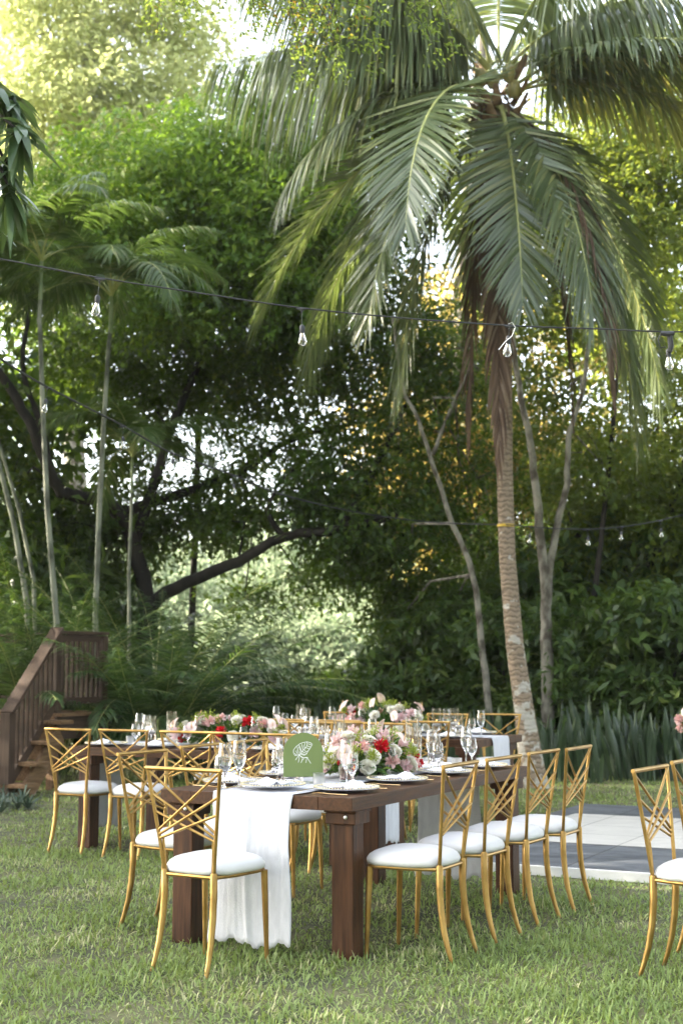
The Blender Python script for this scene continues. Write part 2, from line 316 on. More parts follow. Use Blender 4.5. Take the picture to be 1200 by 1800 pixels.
# ------------------------------------------------------------------ chairs
def make_chair():
    t = thing('banquet_chair', 'gold chair', 'chair', group='gold chairs')
    zt, zk, zj = .92, .60, .44
    post = lambda z: (np.interp(z, [zj, zk, zt], [.141,.163,.211]), np.interp(z, [zj, zk, zt], [-.188,-.205,-.242]))
    ls = []
    for s in (-1, 1):
        b = MB(); b.tube([(s*.154,-.258,0),(s*.151,-.236,.06),(s*.147,-.213,.14),(s*.143,-.196,.24),(s*.141,-.188,.34),(s*.141,-.188,.445),(s*.141,-.188,.452)], [.0095,.0115,.0142,.0160,.0170,.0172,.012], 12); b.build('leg', M['gold'], t)
        b = MB(); b.tube([(s*.182,.175,0),(s*.178,.168,.22),(s*.174,.160,.43)], [.0095,.0140,.0165], 12); b.build('leg', M['gold'], t)
        b = MB(); b.tube([(post(z)[0]*s, post(z)[1], z) for z in (.44,.50,.56,.62,.70,.80,.912)], .0092, 10); b.build('back_post', M['gold'], t)
        b = MB(); b.tube([(s*.134,-.188,.44),(s*.145,-.199,.60)], .0062, 8); b.build('back_strut', M['gold'], t)
        for za, zb in ((.905,.632),(.795,.612),(.715,.594)):
            xa, ya = post(za); xb, yb = post(zb); o_ = .0035*s
            b = MB(); b.tube([(-s*xa, ya+o_, za), (s*(xb-.008), yb+o_, zb)], .0064, 8); b.build('cross_rod', M['gold'], t)
    b = MB(); b.tube([(-.2195,-.242,.914),(.2195,-.242,.914)], .0098, 10, flat=1.05); b.build('top_rail', M['gold'], t)
    # seat frame ring
    ring = [(-.141,-.186),(-.172,-.06),(-.176,.10),(-.165,.166),(0,.186),(.165,.166),(.176,.10),(.172,-.06),(.141,-.186)]
    b = MB(); b.tube([(x,y,.431) for x,y in ring], .0095, 8, flat=1.0); b.tube([(-.14,-.188,.431),(.14,-.188,.431)], .0095, 8); b.build('seat_frame', M['gold'], t)
    b = MB(); P = []
    nr, na = 9, 44
    vs, fs = [], []
    def outline(th):
        c_, s_ = math.cos(th), math.sin(th); e = 2/3.4
        x = math.copysign(abs(c_)**e, c_); y = math.copysign(abs(s_)**e, s_)
        return x*(.200+.014*y), y*.206+.004
    prof = [(.0,.520),(.25,.519),(.5,.515),(.70,.508),(.84,.498),(.94,.484),(.99,.468),(1.0,.456),(.985,.445),(.94,.438),(.0,.437)]
    for i, (r, z) in enumerate(prof):
        for k in range(na):
            x, y = outline(2*math.pi*k/na); rr = max(r, .001)
            vs.append((x*rr, y*rr, z + .0012*math.sin(5*x*40)*r))
    for i in range(len(prof)-1):
        for k in range(na): fs.append((i*na+k, (i+1)*na+k, (i+1)*na+(k+1) % na, i*na+(k+1) % na))
    b.add(vs, fs); b.build('seat', M['vinyl'], t)
    return t
chair = tree_of(make_chair()); cu = []
FU = -A27            # rotation so local +Y looks along U
FR_ = R(62)          # faces V (to the left and away)
FL_ = R(-119)        # faces -V (to the right)
FB_ = R(180)-A27     # faces the camera side
T1 = Vector((.049, 6.829, 0)); T3 = Vector((-2.10, 11.15, 0)); T2 = Vector((1.14, 12.08, 0))
def on1(t, w_): p = T1 + U*t + V*w_; return (p.x, p.y, 0)
def on3(t, w_): p = T3 - V*t + U*w_; return (p.x, p.y, 0)     # t from its far left end, w away from us
def on2(t, w_): p = T2 + V*t + U*w_; return (p.x, p.y, 0)     # t from its right end, w away from us
def CH(loc, rz, label, grp): place(chair, cu, (loc[0], loc[1], 0), rz, label, grp, cat='chair')
G1, G3, G2, G4 = 'gold chairs round the nearest table', 'gold chairs along the left rear table', 'gold chairs round the far rear table', 'gold chairs at the right edge'
CH((-.596, 6.823), R(-32), 'nearest gold chair of all, at the near end of the front table', G1)
for i, (p, a) in enumerate([((.357,7.064),63),((.626,7.556),60),((.904,8.073),60),((1.154,8.449),62)]):
    CH(p, R(a), ['first gold chair on the right side of the front table, beside its corner leg',
                 'second gold chair along the right side of the front table',
                 'third gold chair along the right side of the front table',
                 'farthest gold chair on the right side of the front table, against the dance floor'][i], G1)
for i, (p, a) in enumerate([((-.878,7.80),-120),((-.62,8.48),-118),((-.36,9.02),-117),((-.06,9.55),-117)]):
    CH(p, R(a), ['first gold chair on the left of the front table, behind the nearest chair',
                 'second gold chair on the left of the front table, behind the paired goblets',
                 'third gold chair on the left of the front table, left of the green sign',
                 'fourth gold chair on the left of the front table, hidden behind the green sign'][i], G1)
for i, p in enumerate([(-1.914,10.927),(-1.48,10.74),(-1.00,10.49),(-.61,10.28),(-.25,10.06)]):
    CH(p, R([-29,-27,-26,-27,-25][i]), ['leftmost gold chair of the left rear table, by the wooden stairs',
      'second gold chair from the left at the left rear table',
      'third gold chair from the left at the left rear table',
      'fourth gold chair from the left at the left rear table',
      'fifth gold chair, at the right end of the left rear table'][i], G3)
for i, (t, w_) in enumerate([(.55,1.36),(1.25,1.36),(1.95,1.38)]):
    CH(on3(t, w_), FB_, ['gold chair facing us, left of those beyond the left rear table','gold chair facing us beyond the middle of the left rear table','gold chair facing us beyond the right end of the left rear table'][i], G3)
for i, (t, w_) in enumerate([(.40,.08),(.72,-.36),(1.16,-.06),(1.72,-.04)]):
    CH(on2(t, w_), FU, ['gold chair pushed in at the right front of the far rear table','gold chair pulled out in front of the far rear table above the front bouquet','gold chair seen from behind in front of the middle of the far rear table','gold chair seen from behind at the left front of the far rear table'][i], G2)
for i, (t, w_) in enumerate([(.50,1.60),(.97,1.42),(1.6,1.40),(2.1,1.40)]):
    CH(on2(t, w_), FB_, ['gold chair facing us at the far rear table, beside the palm trunk','gold chair facing us, second from the palm, at the far rear table','gold chair facing us beyond the far rear table hidden behind its flowers','gold chair facing us beyond the left end of the far rear table'][i], G2)
CH((1.629, 6.551), R(-123), 'gold chair with white seat cut by the right picture edge', G4)
CH((1.93, 7.12), R(-121), 'gold chair at the right picture edge of which only the left post shows', G4)

# ------------------------------------------------------------------ tables
TL, TW, TH = 2.43, 1.08, .765
def make_table():
    t = thing('banquet_table', 'table', 'table')
    b = MB(); n = 6; pw = TW/n
    for k in range(n): b.box((pw*(k+.5), TL/2, TH-.032), (pw-.0008, TL, .064))
    b.build('tabletop', M['top'], t, False, .003)
    for x in (.088, TW-.088):
        for y in (.13, TL-.13):
            b = MB(); b.box((x, y, .317), (.115,.115,.634)); lg = b.build('leg', M['leg'], t, False, .005)
            b = MB(); b.box((x, y, .6610), (.160,.160,.054)); b.box((x, y, .6935), (.172,.172,.011)); b.build('leg_cap', M['leg'], lg, False, .004)
            b = MB(); b.lathe([(0,0),(.010,0),(.010,.004),(.006,.006),(0,.006)], 12)
            b.v = [(x+.03, y-.0775-z, .685+yy) for (xx, yy, z) in b.v for xx in (xx,)] and [(x+.03+xx, y-.0802-z, .668+yy) for (xx, yy, z) in b.v]
            b.build('bolt', M['steel'], lg)
    return t
tab = tree_of(make_table()); tu = []
# local frame: x across (-V ... ) so local x = V mirrored; put the origin at a corner, local x to the left (V), y along U
def table(corner, rz, label): return place(tab, tu, corner, rz, label, 'dark wooden banquet tables', cat='table')
# local +y -> U : rz=-A27 ; local +x -> -V. corner = T1 + V*TW
p = T1 + V*TW; table(p, -A27, 'long dark wooden table nearest the camera, carrying the green arched sign')
# left rear: long axis along V. local +y -> -V : rz = -A27-90deg ; local +x -> -U.  corner = T3 + U*TW
p = T3 + U*TW; table(p, -A27-R(90), 'long dark wooden table at the left rear, by the wooden stairs')
p = T2 + V*TL + U*TW; table(p, -A27-R(90), 'long dark wooden table farthest back, beside the palm trunk')
T5 = Vector((3.04, 12.75, 0))
p = T5 + U*TW; table(p, -A27-R(90), 'dark wooden table just past the right picture edge')

def runner(P0, along, across, length, width, name_label, bottom=.045, seed=0):
    """linen runner lying along a table and hanging down over both ends. P0: middle of the near end"""
    r = random.Random(seed); rows = []; nx = 46
    ph = [r.uniform(0, 6.28) for _ in range(8)]
    drop = TH - bottom
    path = []
    nd = 26
    for i in range(nd+1): path.append(('d0', 1-i/nd))
    nl = 50
    for i in range(1, nl): path.append(('t', i/nl))
    for i in range(nd+1): path.append(('d1', i/nd))
    for kind, q in path:
        row = []
        for j in range(nx+1):
            w_ = j/nx-.5
            fold = .50*math.sin(w_*8+ph[0]) + .42*math.exp(-((w_-.04+.03*q)/.035)**2)*2 + .10*math.sin(w_*37+ph[1]+1.2*q) + .10*math.sin(w_*83+ph[2])
            ww = width*w_
            if kind == 't':
                gather = 1+.04*math.sin(q*9+ph[3])
                pt = P0 + along*(length*q) + across*(ww*gather + .006*math.sin(q*14+ph[4])) + Vector((0,0,TH+.005+.0022*(1+fold)*(1 if abs(w_) < .48 else .4)))
            else:
                sgn = -1 if kind == 'd0' else 1
                base = P0 if kind == 'd0' else P0 + along*length
                dd = q; ease = min(1, dd*3)
                hem = drop*dd*(1+ (.018*math.sin(w_*9+ph[5]) + .014*math.sin(w_*31+ph[6])+.006*math.sin(w_*90))*dd)
                out = .010*min(1, dd*20) + .009*ease*(1+fold) + .012*dd
                pt = base + along*(sgn*out) + across*(ww*(1 - .10*ease*(1-dd) + .03*dd) + .012*dd*math.sin(dd*5+w_*7+ph[7])) + Vector((0,0,TH+.005-hem))
            row.append(pt)
        rows.append(row)
    b = MB(); b.grid(rows); o = b.build('table_runner', M['linen'], None, True, 0, .0015)
    return tag(o, name_label, 'table runner', 'white table runners')
m1 = T1 + V*(TW*.50)
runner(m1, U, V, TL, .45, 'white linen runner hanging to the grass over the near end of the front table', .05, 1)
m3 = T3 + U*(TW*.5)
runner(m3, -V, U, TL, .40, 'white linen runner along the left rear table, hanging over its left end', .10, 2)
m2 = T2 + U*(TW*.48)
runner(m2, V, U, TL, .40, 'white linen runner on the far rear table, hanging over its right end by the palm', .10, 3)

# ------------------------------------------------------------------ tableware prototypes
def make_charger():
    t = thing('charger_plate', 'plate', 'plate')
    b = MB(); b.lathe([(0,.004),(.075,.004),(.085,.0045),(.115,.011),(.150,.0165),(.163,.018),(.165,.0205),(.162,.0225),(.150,.0205),(.115,.015),(.088,.009),(0,.008)], 48); b.build('plate', M['plate'], t)
    b = MB(); n = 66
    for k in range(n):
        a = 2*math.pi*k/n; b.lathe([(0,-.0044),(.0038,-.0022),(.0044,0),(.0038,.0022),(0,.0044)], 6, (.1605*math.cos(a), .1605*math.sin(a), .0255))
    b.build('beaded_rim', M['beads'], t); 
    return t
def make_napkin():
    rows = []; n = 16
    r = random.Random(3)
    for i in range(n+1):
        row = []
        for j in range(n+1):
            x = (i/n-.5)*.20; y = (j/n-.5)*.13
            pk = max(0, 1-abs((x+.045)/.055)-abs(y)/.11)
            z = .026+.003*math.sin(x*60+y*30)+.002*math.sin(y*95)+.034*pk
            e = max(abs(x)/.10, abs(y)/.065); z -= .003*max(0, e-.85)/.15
            row.append((x+.004*math.sin(y*40), y+.004*math.sin(x*50), z))
        rows.append(row)
    b = MB(); b.grid(rows); return b.build('napkin', M['napkin'], None, True, 0, .004)
def make_goblet(h, rbowl, name, lab, water=True):
    t = thing(name, lab, 'glass')
    s_ = h/.24; st = .085*s_; zb = st; e = .0013
    outer = [(0,0),(.036*s_,0),(.037*s_,.0015),(.030*s_,.004),(.008*s_,.010),(.0045,.018*s_),(.004,zb*.75),(.007,zb*.93),(rbowl*.55,zb+.012*s_),(rbowl*.86,zb+.035*s_),(rbowl,zb+.065*s_),(rbowl*.98,zb+.095*s_),(rbowl*.86,zb+.13*s_),(rbowl*.80,h)]
    inner = [(rbowl*.80-e,h),(rbowl*.86-e,zb+.13*s_),(rbowl*.98-e,zb+.095*s_),(rbowl-e,zb+.066*s_),(rbowl*.86-e,zb+.037*s_),(rbowl*.5,zb+.0145*s_),(0,zb+.008*s_)]
    b = MB(); b.lathe(outer+inner, 28); b.build('bowl_and_stem', M['glass'], t)
    if water:
        d = .0003
        b = MB(); b.lathe([(0,zb+.0085*s_),(rbowl*.5-d,zb+.015*s_),(rbowl*.86-e-d,zb+.0375*s_),(rbowl-e-d,zb+.066*s_),(rbowl*.99-e-d,zb+.082*s_),(0,zb+.082*s_)], 28); b.build('water', M['water'], t)
    return t
def candle_bits(t, r, z, lit=True):
    b = MB(); b.lathe([(0,z-.020),(r*.55,z-.018),(r*.9,z-.006),(r,z+.002),(r*.93,z+.009),(r*.4,z+.013),(0,z+.014)], 24); cn = b.build('floating_candle', M['wax'], t)
    b = MB(); b.tube([(0,0,z+.013),(0,0,z+.021)], .001, 5); b.build('wick', M['black'], cn)
    if lit: b = MB(); b.lathe([(0,z+.018),(.0028,z+.023),(.0022,z+.030),(0,z+.038)], 8); b.build('flame', M['flame'], cn)
def make_cylinder(h, wl, wm):
    t = thing('cylinder_vase', 'vase', 'vase'); r = .041
    b = MB(); b.lathe([(0,0),(r,0),(r,h),(r-.0022,h),(r-.0022,.010),(0,.010)], 32); b.build('glass_wall', M['glass'], t)
    b = MB(); b.lathe([(0,.0103),(r-.0025,.0103),(r-.0025,wl),(0,wl)], 32); b.build('water', M[wm], t)
    candle_bits(t, .034, wl+.004)
    return t
def make_votive():
    t = thing('votive_holder', 'votive', 'candle holder'); vs = []
    b = MB(); b.lathe([(0,0),(.026,0),(.030,.003),(.031,.062),(.0285,.062),(.0265,.012),(0,.012)], 24); b.build('frosted_cup', M['frost'], t)
    b = MB(); b.lathe([(0,.0125),(.0258,.0125),(.0258,.028),(0,.028)], 20); b.build('candle', M['wax'], t)
    return t
def make_knife():
    t = thing('table_knife', 'knife', 'cutlery')
    b = MB(); b.tube([(0,-.115,.004),(0,-.02,.004),(0,.0,.004)], [.0035,.0042,.003], 8, flat=.6); b.build('handle', M['cutlery'], t)
    b = MB(); b.box((.001,.052,.004), (.015,.104,.0016)); b.build('blade', M['cutlery'], t, False)
    return t
def make_fork():
    t = thing('table_fork', 'fork', 'cutlery')
    b = MB(); b.tube([(0,-.105,.004),(0,.0,.004),(0,.035,.007)], [.0038,.0026,.0035], 8, flat=.6); b.build('handle', M['cutlery'], t)
    b = MB(); b.box((0,.045,.0068), (.020,.022,.002))
    for k in range(4): b.box((-.0082+k*.0055,.074,.006), (.0024,.040,.0018), Matrix.Rotation(-.12, 3, 'X'))
    b.build('tines', M['cutlery'], t, False)
    return t
charger, chu = tree_of(make_charger()), []
_n = make_napkin(); napkin, nu = tree_of(_n), []
gtall, gtu = tree_of(make_goblet(.235,.036,'water_goblet','tall goblet')), []
gshort, gsu = tree_of(make_goblet(.165,.034,'wine_glass','short glass')), []
cyl, cyu = tree_of(make_cylinder(.215,.085,'water')), []
cylp, cpu = tree_of(make_cylinder(.215,.072,'pinkwater')), []
votive, vu = tree_of(make_votive()), []
knife, ku = tree_of(make_knife()), []
fork, fu = tree_of(make_fork()), []
ORD = ['nearest', 'second', 'third', 'fourth', 'fifth']
def setting(pos, rz, where, glass=None, few=False, zz=None):
    """pos on the table; rz turns local +Y towards the middle of the table"""
    z = TH + .0015 if zz is None else zz
    rot = Matrix.Rotation(rz, 3, 'Z')
    P = lambda x, y, dz=0: Vector((pos[0], pos[1], z+dz)) + rot @ Vector((x, y, 0))
    place(charger, chu, P(0,0), rz+rnd.uniform(0,6), 'clear gold rimmed charger, '+where, 'glass charger plates', cat='plate')
    place(napkin, nu, P(0,0,.002), rz+R(90)+rnd.uniform(-.5,.5), 'white napkin, '+where, 'white napkins', cat='napkin')
    if not few:
        place(knife, ku, P(.20,-.01), rz+rnd.uniform(-.06,.06), 'gold knife, '+where, 'gold knives', cat='cutlery')
        place(fork, fu, P(-.20,-.01), rz+rnd.uniform(-.06,.06), 'gold fork, '+where, 'gold forks', cat='cutlery')
    gx, gy = glass or (.17,.19)
    place(gtall, gtu, P(gx+.05, gy+.035), rnd.uniform(0,6), 'tall goblet, '+where, 'tall goblets', cat='glass')
    place(gshort, gsu, P(gx-.01, gy-.03), rnd.uniform(0,6), 'short glass, '+where, 'short stemmed glasses', cat='glass')
zr = TH+.012
for i, (t, w_) in enumerate([(.30,.18),(.92,.19),(1.56,.18),(2.10,.18)]):
    setting(on1(t, w_), FR_, ['nearest place on the right side of the front table','second place on the right side of the front table','third place on the right side of the front table','farthest place on the right side of the front table'][i], glass=(.30,.15) if i in (0,) else (.26,.19))
for i, (t, w_) in enumerate([(.42,.90),(1.00,.90),(1.56,.90),(2.10,.90)]):
    setting(on1(t, w_), FL_, ['nearest place on the left side of the front table','second place on the left side of the front table','third place on the left side of the front table','farthest place on the left side of the front table'][i], glass=(.29,.13))
setting(on1(.18,.53), FU, 'at the near end of the front table on the runner', glass=(-.25,-.03), zz=zr)
TT = ['leftmost','second','third','fourth','rightmost']
for i, t in enumerate([.22,.70,1.20,1.70,2.18]):
    setting(on3(t,.18), FU, TT[i]+' place on the near side of the left rear table', few=True)
for i, t in enumerate([.40,1.2,2.0]):
    setting(on3(t,.90), FB_, ['left','middle','right'][i]+' place on the far side of the left rear table', few=True)
for i, t in enumerate([.35,.95,1.50,2.1]):
    setting(on2(t,.18), FU, ['rightmost','second','third','leftmost'][i]+' place on the near side of the far rear table', few=True)
    setting(on2(t,.90), FB_, ['rightmost','second','third','leftmost'][i]+' place on the far side of the far rear table', few=True)
def cyls(f, lst, where, prot=cyl, used=cyu, z=None):
    for k, (t, w_, s_) in enumerate(lst):
        p = f(t, w_); place(prot, used, (p[0], p[1], zr-.003), rnd.uniform(0,6), 'floating candle cylinder, '+where[k], 'glass candle cylinders', cat='vase', scale=(1,1,s_))
cyls(on1, [(.72,.70,1.0),(.60,.66,.72),(1.78,.47,1.15),(1.92,.55,1.35),(1.86,.38,.9)], ['left of the green arched sign on the front table','short, touching the left edge of the green arched sign','behind the front bouquet, beside a goblet','tallest, behind the right end of the front bouquet','lowest of three behind the right end of the front bouquet'])
p = on1(.78,.42); place(cylp, cpu, (p[0], p[1], zr-.003), 0, 'floating candle cylinder with water tinted for flower reflection, right of the green sign', 'glass candle cylinders', cat='vase')
cyls(on3, [(.40,.52,1.0),(.50,.66,1.15),(.62,.50,.9),(1.92,.52,1.0),(2.02,.62,1.15),(2.14,.50,.9)], ['leftmost on the left rear table','tallest at the left end of the left rear table','lowest at the left end of the left rear table','left of three at the right end of the left rear table','tallest at the right end of the left rear table','rightmost on the left rear table'])
cyls(on2, [(.36,.46,.9),(.46,.60,1.1),(.58,.48,1.1),(1.90,.50,1.0),(2.02,.60,1.15)], ['rightmost on the far rear table','middle of three at the right end of the far rear table','left of three at the right end of the far rear table','right of two at the left end of the far rear table','leftmost on the far rear table'])
for k, (f, t, w_, lb) in enumerate([(on1,.50,.44,'right below the green arched sign on the front table'),(on1,1.92,.26,'near the far right chargers of the front table'),(on3,.30,.38,'at the left end of the left rear table'),(on2,.75,.35,'on the far rear table')]):
    p = f(t, w_); place(votive, vu, (p[0], p[1], zr-.003), 0, 'small frosted votive cup '+lb, 'frosted votive cups', cat='candle holder')

# ------------------------------------------------------------------ green arched sign
def sign():
    p = on1(.55,.56); t = thing('table_sign', 'olive green arched table sign with a white line drawing of a leaf', 'sign', (p[0],p[1],zr-.003), R(4))
    w_, h = .104, .262; n = 24; ol = [(-w_, .034), (w_, .034)] + [(w_*math.cos(math.pi*k/n), h-w_+w_*math.sin(math.pi*k/n)) for k in range(n+1)]
    d = .0025
    def slab(o2, m, nm, y0=0, par=t):
        b = MB(); k = len(o2); b.add([(x,-d+y0,z) for x,z in o2]+[(x,d+y0,z) for x,z in o2], [tuple(range(k)), tuple(range(2*k-1,k-1,-1))]+[(i,i+k,(i+1)%k+k,(i+1)%k) for i in range(k)]); return b.build(nm, m, par, False)
    slab(ol, M['green_acrylic'], 'panel')
    b = MB(); b.box((0,0,.0165), (w_*2,.005,.0345)); b.build('clear_foot', M['glass'], t, False)
    b = MB(); b.box((0,0,.004), (.13,.05,.008)); b.build('base', M['glass'], t, False, .002)
    # drawing, coordinates read off the sign in its own plane (px of the enlarged photo -> metres)
    X = lambda x: (x-440)/660*.208; Z = lambda y: (940-y)/790*.228+.034
    L = [[(590,360),(560,330),(500,315),(440,325),(380,350),(320,400),(280,460),(278,510),(300,560),(360,545),(400,535),(450,555),(490,540),(520,480),(560,420),(590,360)],
         [(370,560),(420,490),(470,430),(500,385),(505,350),(498,322)],[(330,560),(300,520)],[(345,530),(318,480),(330,470)],[(365,525),(350,470),(340,400)],[(385,520),(395,470),(365,400)],[(415,495),(395,430),(370,370)],
         [(440,465),(425,405),(415,360)],[(465,435),(455,390),(470,335)],[(520,350),(550,360),(575,370)],[(500,385),(540,400),(560,410)],[(480,420),(520,430),(540,445)],[(455,450),(480,490),(520,480)],[(425,490),(460,510),(500,520)],[(400,520),(430,530),(470,545)],
         [(370,545),(345,590),(310,640)],[(375,550),(372,610),(360,685)],[(385,560),(430,610),(405,690)],[(380,555),(450,605),(440,635),(420,640)],[(430,600),(500,590),(485,690)],[(500,590),(530,640),(565,700)],[(450,600),(520,600)]]
    b = MB()
    for ln in L: b.tube([(X(x), -d-.0004, Z(y)) for x, y in ln], .0014, 5, flat=1)
    b.v = [(x, -d-.0004+(y+d+.0004)*.35, z) for x,y,z in b.v]
    b.build('leaf_drawing', M['ink'], t)
sign()

# ------------------------------------------------------------------ flowers
def petal(b, base, out, up, ln, wd, cup, curl, n=4):
    out = Vector(out).normalized(); up = Vector(up).normalized(); side = out.cross(up).normalized(); rows = []
    for i in range(n+1):
        t = i/n; prof = math.sin(math.pi*min(1,(t*.82+.12)))**.6
        row = []
        for j in range(-2, 3):
            s_ = j/2*wd*.5*prof
            row.append(Vector(base) + out*(ln*(t*math.cos(curl*t*.6))) + up*(ln*(.35*math.sin(t*1.7)*cup + math.sin(curl*t)*.3*t)) + side*s_ + up*(cup*.25*abs(j/2)**2*wd*prof))
        rows.append(row)
    b.grid(rows)
def rose_mesh(seed, rad=.036):
    r = random.Random(seed); b = MB()
    for ring, (n, el, ln, k) in enumerate([(4,82,.55,.35),(5,70,.75,.6),(6,52,.95,.8),(7,34,1.05,1.0),(8,14,1.1,1.05),(7,-8,1.0,1.1)]):
        for i in range(n):
            a = 2*math.pi*(i+ring*.37)/n+r.uniform(-.15,.15); e = R(el+r.uniform(-7,7))
            o = Vector((math.cos(a)*math.cos(e), math.sin(a)*math.cos(e), math.sin(e))); u_ = Vector((-math.cos(a)*math.sin(e), -math.sin(a)*math.sin(e), math.cos(e)))
            petal(b, (0,0,-rad*.25), o, u_, rad*ln*r.uniform(.9,1.1), rad*k*1.15, .8, -.5)
    return b
def ruffle_mesh(seed, rad=.034, n=46):
    r = random.Random(seed); b = MB()
    for i in range(n):
        z = r.uniform(-.35,1); a = r.uniform(0,6.28); q = math.sqrt(1-z*z)
        o = Vector((q*math.cos(a), q*math.sin(a), z)); u_ = o.cross(Vector((math.sin(a*3),math.cos(a*2),.4))).normalized()
        petal(b, o*rad*.25, o, u_, rad*r.uniform(.75,1.05), rad*.5, .9, r.uniform(-.8,.8), 3)
    return b
def anthurium():
    b = MB(); rows = []
    n = 12
    for i in range(n+1):
        t = i/n; y = -.016+t*.095; hw = .040*math.sin(math.pi*min(1, t*.80+.20))**.55*(1 if t > .12 else (.55+t*3.5)); row = []
        for j in range(-4,5):
            x = j/4*hw; row.append((x, y-.018*(abs(j)/4)**2*(1 if t < .25 else 0), .010*(abs(j)/4)**2+.014*math.sin(t*2.6)-.02*t*t))
        rows.append(row)
    b.grid(rows); return b
ros = [rose_mesh(i) for i in range(3)]; ruf = [ruffle_mesh(i) for i in range(3)]
def mk(b, name, m):
    me = bpy.data.meshes.new(name); me.from_pydata(b.v, [], b.f); me.materials.append(M[m]); me.polygons.foreach_set('use_smooth', [True]*len(me.polygons)); return me
ME = dict(white=[mk(x,'rose','petalw') for x in ros], pink=[mk(x,'pink','petalp') for x in ruf], pale=[mk(x,'pale','petalh') for x in ruf], red=[mk(x,'red','petalr') for x in ruf[:1]], ant=[mk(anthurium(),'anthurium','spathe')])
sb = MB(); sb.tube([(0,-.004,.012),(0,.012,.030),(0,.032,.046)], [.0035,.004,.0025], 7); ME['spx'] = [mk(sb,'spadix','spadix')]
NM = dict(white='rose', pink='peony', pale='garden_rose', red='carnation', ant='anthurium')
def arrangement(loc, rz, label, seed, hl=.40, hw=.17, hh=.25, n=(12,6,6,2,7), red_at=None):
    r = random.Random(seed); g_ = np.random.default_rng(seed)
    t = thing('flower_arrangement', label, 'flowers', loc, rz, 'low table bouquets')
    # foliage: leaves spilling out of a hidden dish
    nl = 520
    th = g_.uniform(0, 2*np.pi, nl); z = g_.uniform(-.15, .95, nl); q = np.sqrt(1-np.clip(z,0,1)**2)
    o = np.stack([q*np.cos(th), q*np.sin(th), np.abs(z)], 1)
    P = o*np.array([hw, hl, hh])*g_.uniform(.35,.82,nl)[:,None] + np.array([0,0,.03])
    D = o + g_.normal(0,.45,(nl,3)) + np.array([0,0,-.05]); N = np.array([0,0,1])+g_.normal(0,.5,(nl,3))
    v, qd = leaf_arrays(P, D, N, g_.uniform(.05,.10,nl), g_.uniform(.016,.034,nl)); v[:,2] = np.maximum(v[:,2], .004)
    npmesh('foliage', v, qd, M['arrleaf'], t)
    for k in range(20):
        th = g_.uniform(0,2*np.pi); cz = g_.uniform(.35,1); q = math.sqrt(1-cz*cz); cc = np.array([q*math.cos(th)*hw, q*math.sin(th)*hl, cz*hh])*1.05+np.array([0,0,.03]); nf = 42
        P = cc+g_.normal(0,.013,(nf,3))*np.array([1,1,1.4]); D = g_.normal(0,1,(nf,3))+np.array([0,0,1]); N = g_.normal(0,1,(nf,3))
        v, qd = leaf_arrays(P, D, N, g_.uniform(.018,.030,nf), g_.uniform(.006,.010,nf)); v[:,2] = np.maximum(v[:,2], .004)
        npmesh('filler_sprig', v, qd, M['filler'], t)
    b = MB(); b.lathe([(0,0),(.09,0),(.11,.05),(.10,.05),(.08,.01),(0,.01)], 20); b.build('dish', M['black'], t)
    used = []
    tot = sum(n)
    kinds = ['white']*n[0]+['pink']*n[1]+['pale']*n[2]+['red']*n[3]+['ant']*n[4]; r.shuffle(kinds)
    for kd in kinds:
        for _ in range(60):
            if kd == 'ant': zc = r.uniform(.25,.95)
            else: zc = r.uniform(.05,.9)
            a = r.uniform(0,6.28); q = math.sqrt(1-zc*zc); d = Vector((q*math.cos(a), q*math.sin(a), zc))
            p = Vector((d.x*hw, d.y*hl, d.z*hh))*(1.18 if kd == 'ant' else r.uniform(.88,1.04)) + Vector((0,0,.03))
            if all((p-u_).length > .062 for u_ in used): break
        used.append(p)
        o_ = bpy.data.objects.new(NM[kd], r.choice(ME[kd])); C.objects.link(o_); o_.parent = t; o_.location = p
        dd = Vector((d.x, d.y*.8, d.z+.25)).normalized()
        o_.rotation_euler = dd.to_track_quat('Z','Y').to_euler(); s_ = r.uniform(1.1,1.5) if kd != 'red' else 1.25
        if kd == 'ant':
            dd = Vector((d.x+r.uniform(-.5,.5), d.y+r.uniform(-.5,.5), .35)).normalized(); o_.rotation_euler = (Matrix.Rotation(r.uniform(-.6,.6),3,'Z') @ dd.to_track_quat('Z','Y').to_matrix() @ Matrix.Rotation(r.uniform(-.4,.4),3,'Z')).to_euler(); s_ = r.uniform(.75,1.05)
            sx = bpy.data.objects.new('spadix', ME['spx'][0]); C.objects.link(sx); sx.parent = o_
        o_.scale = (s_,)*3
    return t
pf = on1(1.22,.50); arrangement((pf[0],pf[1],zr-.002), FU, 'nearest bouquet, cream and pink with one red bloom, right of the green sign', 5, .50,.18,.205, (20,7,9,3,8))
pf = on3(1.14,.52); arrangement((pf[0],pf[1],zr-.002), FU+R(90), 'pink white and red bouquet with blush anthuriums, on the left rear table', 12, .50,.17,.20, (14,7,8,4,9))
pf = on2(1.15,.52); arrangement((pf[0],pf[1],zr-.002), FU+R(90), 'cream and pink bouquet on the far rear table, in front of the dark hedge', 21, .46,.17,.24, (18,6,8,1,8))
arrangement((3.24, 12.95, TH+.002), FU+R(90), 'bouquet edge with one pink bloom reaching in at the right side of the picture', 33, .22,.17,.22, (4,5,3,0,2))
